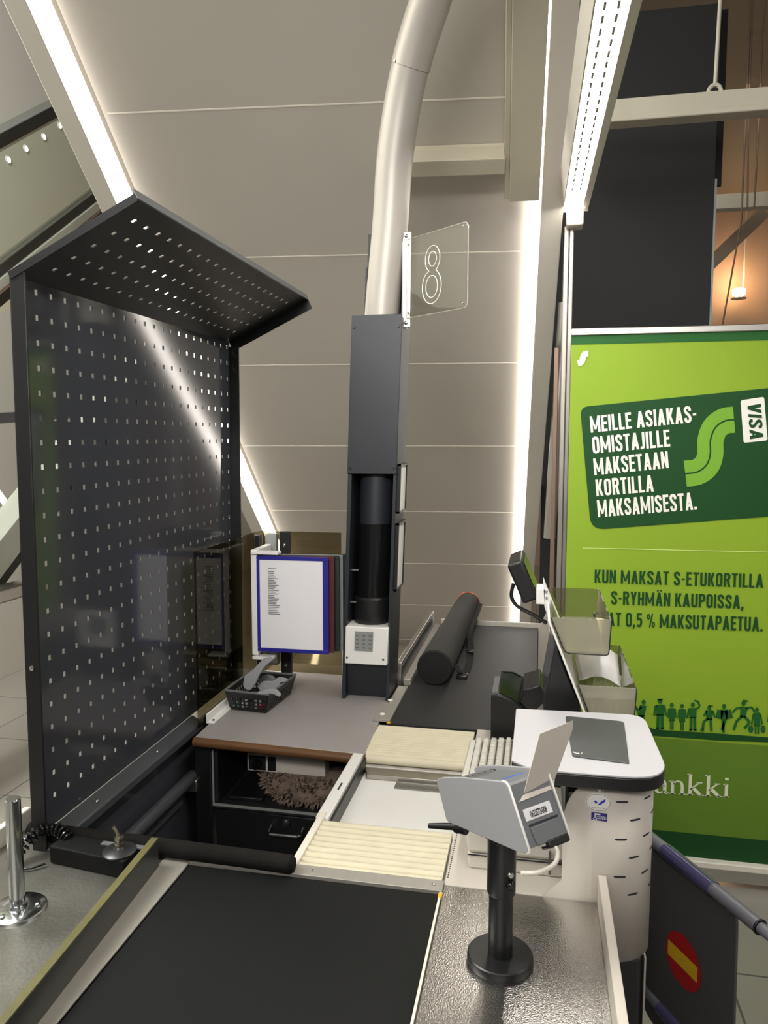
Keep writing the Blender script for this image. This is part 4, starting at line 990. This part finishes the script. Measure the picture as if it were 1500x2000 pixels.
b = MB(); b.box((q1.x+.028, 1.70, .86), (q1.x+.045, 1.86, 1.11)); b.build('stand', M['blackgl'], t, bevel=.004)

def tray(name, label, x0, x1, xb0, zt, zb, y0, y1):
    t = thing(name, label, 'tray', (x0, (y0+y1)/2, zb), 'smoked leaflet trays on the backboard'); th = .003; g = M['glass_tray']
    fr = round_poly([(x0, zt), (x1, zt), (x1-.004, zb), (xb0, zb)], [0, 0, .008, .012])
    MB().ext([(x, y0, z) for x, z in fr], (0, th, 0)).build('front_wall', M['glass_front'], t)
    MB().ext([(x, y1-th, z) for x, z in fr], (0, th, 0)).build('back_wall', g, t)
    MB().ext([(x1-th, y0+th, zt), (x1, y0+th, zt), (x1-.004, y0+th, zb), (x1-.004-th, y0+th, zb)], (0, y1-y0-2*th, 0)).build('outer_wall', g, t)
    MB().ext([(xb0, y0+th, zb), (x1-.007, y0+th, zb), (x1-.007, y0+th, zb+th), (xb0, y0+th, zb+th)], (0, y1-y0-2*th, 0)).build('tray_floor', M['glass_front'], t)
    MB().ext([(x0+.001, y0+th, zt), (x0+.001+th, y0+th, zt), (xb0+th, y0+th, zb+th), (xb0, y0+th, zb+th)], (0, y1-y0-2*th, 0)).build('inner_wall', g, t)
    b = MB(); b.tube([(x, y0-.0005, z) for x, z in fr[1:]+[fr[0]]], .0012, n=6); b.build('dark_edge', M['blackp'], t)
    for y in (y0+.012, y1-.012): MB().lathe([(.003, 0), (.002, .003)], (x0+.006, y, zt-.005), (1, 0, 0), n=10).build('screw', M['chrome'], t)
    MB().lathe([(.003, 0), (.002, .003)], (x1-.01, y1-.006, zt-.06), (0, -1, 0), n=10).build('screw', M['chrome'], t)
    return t
t1 = tray('leaflet_tray', 'upper smoked clear leaflet tray on the slanted white backboard', .029, .152, .060, 1.275, 1.200, 1.62, 1.955)
t2 = tray('leaflet_tray', 'lower smoked clear leaflet tray with curled paper, just above console top', .088, .206, .118, 1.133, 1.055, 1.62, 1.96)
b = MB(); n = 10
lp = []
for i in range(n+1):
    s = i/n; lp.append((.098+.1*s, 1.118+.024*math.sin(math.pi*(s*1.05))*.8))
for (xa, za), (xb, zb_) in zip(lp, lp[1:]):
    b.add([(xa, 1.84, za-.05), (xb, 1.84, zb_-.05), (xb, 1.94, zb_), (xa, 1.94, za)], [(0, 1, 2, 3)])
o = b.build('leaflet', M['paper'], weld=True, ang=80); md = o.modifiers.new('thickness', 'SOLIDIFY'); md.thickness = .0008
tag(o, 'curled pale paper leaflet in the lower smoked tray', 'leaflet')

# ================================================================== GATE
R0 = V((.245, 1.649, .80)); gd = V((.155, -.294, 0)).normalized(); gn = V((-gd.y, gd.x, 0)).normalized()
if gn.dot(V((0, 0, 0))-R0) < 0: gn = -gn
def gp(u, z, k=0): return R0+gd*u+gn*k+V((0, 0, z-.80))
t = thing('barrier_gate', 'grey barrier gate with no entry sign beside the till console', 'gate', gp(.1, 0))
MB().cyl(gp(-.05, .80), gp(.318, .80), .0135, n=24).build('upper_rail', M['railgrey'], t)
MB().cyl(gp(.318, .80), gp(.62, .80), .0105, n=24).build('upper_rail', M['railgrey'], t)
MB().lathe([(.0135, 0), (.0145, .001), (.0145, .003), (.0135, .004)], gp(.314, .80), gd, n=24).build('rail_collar', M['blackp'], t)
MB().cyl(gp(-.05, .455), gp(.62, .455), .0125, n=24).build('lower_rail', M['railgrey'], t)
for u0, u1, z in ((.055, .20, .80), (.06, .20, .455)):
    b = MB(); b.tube([gp(u0, z), gp(u1, z)], .0155, n=24, caps=False); b.build('clear_sleeve', M['glass_sleeve'], t)
gpl = round_poly([(-.02, .795), (.262, .795), (.270, .40), (-.005, .40)], [.01, .03, .02, .05])
p_ = MB().ext([gp(u, z, -.004) for u, z in gpl], gn*.006).build('gate_panel', M['gatep'], t, bevel=.001)
MB().disc(gp(.125, .605, .0032), gn, .054, n=48, up=(0, 0, 1)).build('red_disc', M['signred'], p_, smooth=False)
MB().poly([gp(.079, .590, .004), gp(.169, .590, .004), gp(.169, .622, .004), gp(.079, .622, .004)]).build('yellow_bar', M['signyel'], p_, smooth=False)
for u in (.02, .24):
    MB().box(gp(u, .785)-V((.005, .005, 0)), gp(u, .80)+V((.005, .005, .002))).build('rail_clip', M['railgrey'], t)
for u in (-.045, .60):
    MB().cyl(gp(u, 0), gp(u, .80), .016, n=20).build('gate_post', M['railgrey'], t)

# ================================================================== ROLL-UP BANNER
YB = 2.90
t = thing('roll_up_banner', 'tall lime green roll-up advertising banner standing behind the till', 'banner', (.52, YB, 0))
bl = lambda px, py, k=.0015: aty(px, py, YB)+V((0, -k, 0))
BX0, BX1, BZ0, BZ1 = .104, .94, .095, 2.018
MB().box((BX0, YB, BZ0), (BX1, YB+.003, BZ1)).build('fabric', M['lime'], t, smooth=False)
MB().box((BX0-.002, YB-.008, BZ1-.002), (BX1+.002, YB+.012, BZ1+.022)).build('top_rail', M['alu'], t, bevel=.003)
MB().box((BX0-.004, YB-.03, .07), (BX1+.004, YB+.035, BZ0)).build('bottom_rail', M['creamrail'], t, bevel=.004)
b = MB(); b.box((BX0+.02, YB-.16, 0), (BX0+.06, YB+.16, .02)); b.box((BX1-.06, YB-.16, 0), (BX1-.02, YB+.16, .02)); b.box((BX0+.03, YB-.02, .02), (BX1-.03, YB+.03, .07)); b.build('foot', M['alu'], t, bevel=.003)
MB().cyl((.52, YB+.02, .07), (.52, YB+.02, 2.03), .008, n=12).build('support_pole', M['alu'], t)
def flat(pts, name, m, k=.0015): return MB().poly([bl(px, py, k) for px, py in pts]).build(name, m, t, smooth=False)
def bq(x0, x1, z0, z1, name, m, k=.0012): return MB().poly([(x0, YB-k, z0), (x1, YB-k, z0), (x1, YB-k, z1), (x0, YB-k, z1)]).build(name, m, t, smooth=False)
bq(BX0, BX1, 1.985, BZ1-.002, 'top_band', M['bandgreen'])
# lower bands: ground line under the figures, mid green field, dark foot band
zg0 = bl(1400, 1451).z; zm = bl(1290, 1441).z; zd0 = bl(1400, 1632).z
bq(BX0, BX1, zd0, zm-.0, 'lower_field', M['midgreen'], .0010)
bq(BX0, BX1, BZ0, zd0, 'foot_band', M['darkgreen'])
gl = [(1100, 1418), (1250, 1420), (1262, 1417), (1275, 1423), (1300, 1426), (1400, 1432), (1500, 1440), (1545, 1443.5), (1545, 1453), (1500, 1449.5), (1400, 1446), (1262, 1436), (1100, 1430)]
flat(gl+[], 'ground_print', M['darkgreen'], .0016)
# the tilted card
cardpx = [(1133, 795), (1500, 758), (1500, 1009), (1154, 1035)]
c0, c1, c2, c3 = [bl(*p) for p in cardpx]
ext_ = 1.25
cardw = [c0, c0+(c1-c0)*ext_, c3+(c2-c3)*ext_, c3]
uv = [(p.x, p.z) for p in cardw]
MB().poly([(x, YB-.0018, z) for x, z in round_poly(uv, [.03, .03, .03, .05])]).build('card_print', M['darkgreen'], t, smooth=False)
def zline(body, a, bb, hpx, m, name, bold=.035, k=.0026, shear=0):
    """one line of print: baseline start and end in the photograph, height in photograph pixels"""
    p0 = bl(*a, k); p1 = bl(*bb, k); d_ = (p1-p0).normalized(); upv = V((-d_.z, 0, d_.x))
    hgt = hpx*2.75/1500.0
    mb = condensed(MB(), body, p0, p1, upv*hgt, shear); return mb.build(name, m, t, smooth=False)
hd = [('MEILLE ASIAKAS-', (1154, 845), (1361, 824), 32), ('OMISTAJILLE', (1158, 886), (1309, 872), 33), ('MAKSETAAN', (1161, 928), (1306, 914), 33), ('KORTILLA', (1165, 969), (1277, 960), 33), ('MAKSAMISESTA.', (1168, 1010), (1361, 995), 34)]
for s, a, c, h in hd: zline(s, a, c, h, M['print'], 'headline_lettering', .05)
bdl = [('KUN MAKSAT S-ETUKORTILLA', (1161, 1138), (1490, 1148), 27), ('S-RYHMÄN KAUPOISSA,', (1193, 1180), (1452, 1189), 27), ('SAAT 0,5 % MAKSUTAPAETUA.', (1158, 1221), (1489, 1233), 28)]
for s, a, c, h in bdl: zline(s, a, c, h, M['darkgreen'], 'body_lettering', .045)
flat([(1138, 1069.3), (1500, 1077.5), (1500, 1079), (1138, 1070.6)], 'thin_line', M['printlime'])
# S emblem: two parallel ribbons
def ribbon(cl, o0, o1, name, m, k=.0030):
    b = MB(); L_, R_ = [], []
    for i, p in enumerate(cl):
        d_ = (cl[min(i+1, len(cl)-1)]-cl[max(i-1, 0)]).normalized(); nn = V((d_.y, -d_.x, 0))
        L_.append(p+nn*o0); R_.append(p+nn*o1)
    for i in range(len(cl)-1):
        b.add([bl(q.x, q.y, k) for q in (L_[i], L_[i+1], R_[i+1], R_[i])], [(0, 1, 2, 3)])
    return b.build(name, m, t, smooth=False)
z3 = lambda x, y: V((1100+x/3.75, 630+y/3.75, 0))
cl = catmull([z3(1250, 712), z3(1180, 722), z3(1112, 772), z3(1078, 860), z3(1076, 960), z3(1050, 1040), z3(985, 1092), z3(893, 1107)], 8)
ribbon(cl, 1.6, 25.5, 'emblem_ribbon', M['logogreen']); ribbon(cl, -1.6, -25.5, 'emblem_ribbon', M['logogreen'])
cl2 = catmull([V((1148.5, 690.5, 0)), V((1143, 691.5, 0)), V((1139.5, 695, 0)), V((1138.2, 700, 0)), V((1136.5, 706, 0)), V((1133, 709, 0)), V((1128.5, 710, 0))], 6)
ribbon(cl2, 5.6, -5.6, 'small_emblem', M['print'])
# card brand patch, lettering turned on its side
v0, v1, v2, v3 = bl(1446, 782, .0026), bl(1492, 775, .0026), bl(1499, 860, .0026), bl(1452, 865, .0026)
MB().poly([(x, YB-.0026, z) for x, z in round_poly([(p.x, p.z) for p in (v0, v1, v2, v3)], .008)]).build('brand_patch', M['print'], t, smooth=False)
a0 = bl(1459, 787, .0034); a1 = bl(1464.5, 858, .0034); dd_ = (a1-a0).normalized(); upv = V((-dd_.z, 0, dd_.x))
if upv.x < 0: upv = -upv
condensed(MB(), 'VISA', a0, a1, upv*(24*2.72/1500), .12).build('brand_lettering', M['darkgreen'], t, smooth=False)
# bank name in serif letters built from strokes
G = {'P': ([((.10, 0), (.10, .70)), .11], [((.0, .02), (.22, .02)), .04], [((.0, .68), (.12, .68)), .04], [((.10, .68), (.30, .68), (.42, .50), (.30, .31), (.12, .31)), [.04, .11, .04]]),
     'a': ([((.06, .40), (.16, .465), (.27, .40), (.29, .26), (.29, .06)), [.05, .10, .10]], [((.29, .27), (.12, .24), (.05, .12), (.14, .02), (.29, .10)), [.03, .10, .03]], [((.28, .06), (.33, .01), (.40, .04)), .04]),
     'n': ([((.09, 0), (.09, .45)), .09], [((0, .43), (.10, .45)), .04], [((0, .02), (.18, .02)), .035], [((.10, .34), (.20, .44), (.32, .42), (.36, .28), (.36, 0)), [.03, .07, .10]], [((.27, .02), (.46, .02)), .035]),
     'k': ([((.09, 0), (.09, .72)), .09], [((0, .70), (.10, .72)), .04], [((0, .02), (.18, .02)), .035], [((.10, .20), (.34, .44)), .05], [((.26, .44), (.42, .44)), .035], [((.17, .26), (.40, .0)), .10], [((.34, .02), (.48, .02)), .035]),
     'i': ([((.09, 0), (.09, .45)), .09], [((0, .43), (.10, .45)), .04], [((0, .02), (.18, .02)), .035], [((.09, .58), (.09, .67)), .10])}
b = MB(); q0 = bl(1246, 1546, .0026); q1 = bl(1427, 1557.5, .0026); adv = {'P': .46, 'a': .42, 'n': .49, 'k': .50, 'i': .22}; tot = sum(adv[c] for c in 'Pankki')
pd_ = (q1-q0)/tot; pu = V((0, 0, .112))
xx = 0
for c in 'Pankki':
    for pts, w_ in G[c]: stroke(b, [(p[0]+xx, p[1]) for p in pts], w_, lambda p: q0+pd_*p.x+pu*p.y)
    xx += adv[c]
b.build('name_lettering', mat('banner_pale_print', (222, 226, 196), .5), t, smooth=False)
# row of little figures
def fig(cx, base, h, kind, mb):
    f = lambda p: bl(cx+p.x*h, base-p.y*h, .0026)
    def st(pts, w_): stroke(mb, pts, w_, f, 3)
    def dot(x, y, r, ry=None): mb.poly([f(V((x+r*math.cos(R(30*k)), y+(ry or r)*math.sin(R(30*k)), 0))) for k in range(12)])
    dot(.0, .91, .075, .085)
    if kind in ('stand', 'wave', 'overall'):
        st([(0, .80), (0, .45)], [.26, .24]); st([(-.06, .48), (-.07, .02)], .105); st([(.06, .48), (.07, .02)], .105)
        st([(-.14, .78), (-.19, .45)], .07); st([(-.13, .03), (-.03, .03)], .06); st([(.03, .03), (.13, .03)], .06)
        if kind == 'wave': st([(.12, .77), (.23, .85), (.18, 1.02)], .07); st([(.05, 1.06), (.2, 1.02)], .06)
        else: st([(.14, .78), (.19, .45)], .07)
        if kind == 'overall': st([(-.09, .97), (.09, .97)], .05)
    elif kind == 'skirt':
        st([(0, .8), (0, .32)], [.2, .24]); st([(-.04, .34), (-.035, 0)], .06); st([(.04, .34), (.035, 0)], .06); st([(-.12, .78), (-.15, .45)], .055); st([(.12, .78), (.15, .45)], .055)
    elif kind == 'paper':
        st([(-.05, .5), (-.02, 0)], .1); st([(.06, .5), (-.08, .08)], .1); st([(0, .8), (0, .5)], .24)
        for sx in (-1, 1): st([(sx*.04, .60), (sx*.27, .66)], .30)
    elif kind == 'kick':
        st([(0, .82), (0, .45)], [.28, .2]); st([(-.02, .5), (-.2, .38), (-.24, .12)], .10); st([(.05, .5), (.08, .02)], .10); st([(-.1, .78), (-.2, .6)], .07); st([(.12, .78), (.22, .55)], .07); dot(-.26, .08, .075)
        st([(0, .98), (.14, .96)], .05)
    elif kind == 'run':
        st([(.02, .8), (-.03, .45)], [.24, .18]); st([(-.02, .5), (-.22, .33), (-.32, .04)], .09); st([(.02, .48), (.18, .30), (.02, .10)], .09); st([(-.08, .76), (-.24, .74), (-.36, .6)], .07); st([(.1, .74), (.26, .78), (.36, .62)], .07); st([(-.02, 1), (.14, .98)], .06)
    elif kind == 'bags':
        st([(0, .8), (0, .3)], [.24, .26]); st([(-.05, .32), (-.05, 0)], .07); st([(.05, .32), (.05, 0)], .07)
        for sx in (-1, 1): st([(sx*.13, .76), (sx*.2, .35)], .06); dot(sx*.23, .18, .1, .15)
    elif kind == 'cane':
        st([(-.02, .8), (-.08, .42)], [.24, .22]); st([(-.08, .46), (-.18, .03)], .1); st([(-.05, .46), (.06, .03)], .1); st([(-.08, .74), (-.22, .64), (-.26, .78)], .07); st([(-.25, .7), (-.02, .02)], .03)
b = MB()
for cx, base, h, kind in ((1257, 1422, 56, 'cane'), (1289, 1424, 60, 'overall'), (1312, 1425, 53, 'skirt'), (1332, 1426, 52, 'skirt'), (1353, 1427, 56, 'wave'), (1385, 1429, 52, 'kick'), (1414, 1430, 56, 'paper'), (1452, 1428, 60, 'run'), (1478, 1433, 52, 'bags'), (1510, 1434, 54, 'stand')): fig(cx, base, h, kind, b)
b.build('figure_print', M['bandgreen'], t, smooth=False)

# ================================================================== RIGHT: light fixture, posts, black board, far hall
t = thing('linear_light', 'long bright linear light fixture hanging above the till at upper right', 'light fixture', (.112, 1.9, 2.5))
def fx(x, y): return x+(3.06-y)*.0145
def fbar(x0z0, y0=.5, y1=3.058):
    n_ = len(x0z0)
    vs = [V((fx(x, y), y, z)) for y in (y0, y1) for x, z in x0z0]
    fs = [list(range(n_)), list(range(2*n_-1, n_-1, -1))]+[(i, (i+1) % n_, n_+(i+1) % n_, n_+i) for i in range(n_)]
    return MB().add(vs, fs)
fbar([(.072, 2.512), (.150, 2.512), (.158, 2.58), (.052, 2.58)]).build('housing', M['beam'], t)
fbar([(.066, 2.498), (.070, 2.498), (.054, 2.582), (.049, 2.582)]).build('side_cover', M['beam'], t)
fbar([(.137, 2.4975), (.158, 2.4965), (.160, 2.51), (.137, 2.51)]).build('side_cover', M['beam'], t)
fbar([(.071, 2.502), (.136, 2.502), (.136, 2.511), (.071, 2.511)]).build('diffuser', M['led2'], t, smooth=False)
ledm = mat('led_chip_grey', (140, 137, 128), .5)
for x in (.089, .116):
    for i in range(38):
        y_ = .95+i*.050
        fbar([(x-.003, 2.5012), (x+.003, 2.5012), (x+.003, 2.502), (x-.003, 2.502)], y_, y_+.032).build('led_chip', ledm, t, smooth=False)
c_ = MB().box((.066, 3.056, 2.494), (.160, 3.064, 2.512)).build('end_cap', M['white'], t, bevel=.001)
b = MB()
for x in (.074, .088, .13, .146): b.lathe([(.0028, 0), (.002, .002)], (x, 3.055, 2.5), (0, -1, 0), n=8)
b.build('rivets', M['greyp'], c_)
MB().box((.080, 3.0, 2.43), (.142, 3.08, 2.492)).build('mount_box', M['beam'], t, bevel=.008)
o = MB().box((.074, 3.05, 0), (.092, 3.075, 2.44)).build('steel_post', M['post'], bevel=.003); tag(o, 'slim grey steel post under the light fixture, left of the two posts', 'post')
o = MB().box((.094, 3.05, 0), (.110, 3.07, 2.44)).build('steel_post', M['post'], bevel=.003); tag(o, 'slim grey steel post right against the green banner edge', 'post')
o = MB().box((.048, 3.12, 0), (.066, 3.14, 2.0)).build('bronze_post', M['postb'], bevel=.003); tag(o, 'slim brown post left of the grey steel posts', 'post')
o = MB().cyl((.055, 3.9, 1.15), (.105, 3.9, 2.3), .03, n=20).build('grey_pipe', M['post']); tag(o, 'leaning grey pipe in the dark gap behind the posts', 'pipe')
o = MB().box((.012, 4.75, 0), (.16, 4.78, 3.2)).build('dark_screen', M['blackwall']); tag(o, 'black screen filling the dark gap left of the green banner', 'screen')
t = thing('black_board', 'large black hanging board above and behind the green banner', 'board', (.52, 4.5, 1.9))
MB().box((.10, 4.50, 1.9), (.885, 4.53, 3.905)).build('board', M['blackwall'], t, bevel=.002)
MB().box((.885, 4.50, 2.0), (.896, 4.53, 3.02)).build('edge_profile', M['framegrey'], t)
MB().box((.86, 4.56, 3.0), (.93, 4.58, 3.9)).build('rear_edge', M['blackwall'], t)
t = thing('suspended_rail', 'pale horizontal rail suspended in front of the black board', 'rail', (.9, 4.0, 3.15))
MB().box((-.1, 3.97, 3.175), (2.6, 4.03, 3.255)).build('beam', M['pipe'], t, bevel=.004)
MB().box((-.1, 3.95, 3.145), (2.6, 4.05, 3.172)).build('lower_flange', M['pipe'], t, bevel=.006)
b = MB(); p = aty(1396, 178, 4.0); b.tube([p+V((.028*math.cos(R(a)), 0, .034*math.sin(R(a))-.005)) for a in range(-20, 201, 20)], .010, n=8); b.build('hook', M['pipe'], t)
MB().cyl(p+V((0, 0, .02)), p+V((.02, 0, .95)), .009, n=10).build('hanger_rod', M['pipe'], t)
# far warm hall
o = MB().box((.9, 6.0, 3.27), (4, 6.1, 3.37)).build('ceiling_beam', M['pipe'], bevel=.004); tag(o, 'grey horizontal beam far behind at the right edge', 'beam')
o = MB().box((1.25, 7.0, 2.0), (1.36, 7.1, 3.6)).build('far_column', M['pipe'], bevel=.004); tag(o, 'grey upright column far behind right of the black board', 'column')
o = MB().tube([aty(1492, 415, 6.5), aty(1380, 522, 6.5)], .06, n=4).build('slanted_beam', M['farbeam']); tag(o, 'grey slanted beam far behind at the right edge under the horizontal beam', 'beam')
for a, c_, lb in (((1462, 205), (1460, 405), 'thin dark rod hanging from ceiling at right edge, left of the pair'), ((1478, 320), (1473, 405), 'short thin dark rod hanging at right edge, right of the pair'), ((1448, 432), (1410, 640), 'long thin slanting cable beside the warm lamp')):
    pt_ = aty(*a, 5.8); pt_.z = 4.35; o = MB().tube([pt_, aty(*a, 5.8), aty(*c_, 5.8)], .006, n=8).build('hanging_rod', M['postb']); tag(o, lb, 'rod')
t = thing('warm_lamp', 'small warm glowing ceiling lamp far behind at the right edge', 'lamp', aty(1443, 575, 9.72))
p = aty(1443, 572, 9.72)
MB().lathe([(.03, 0), (.07, .03), (.07, .09), (.05, .1)], p+V((0, 0, -.05)), n=20).build('glowing_bulb', M['warm'], t)
MB().lathe([(.085, 0), (.085, .012)], p+V((0, 0, -.07)), n=20).build('dish', M['pipe'], t)
MB().cyl(p+V((.06, .06, -.06)), V((p.x+.06, p.y+.06, 4.35)), .008, n=8).build('hanger', M['pipe'], t)
l = bpy.data.lights.new('warm_lamp_light', 'POINT'); l.energy = 16; l.color = (1, .66, .38); l.shadow_soft_size = .08
o = bpy.data.objects.new('warm_lamp_light', l); COL.objects.link(o); o.location = p+V((0, -.02, .16))
bpy.context.view_layer.update()
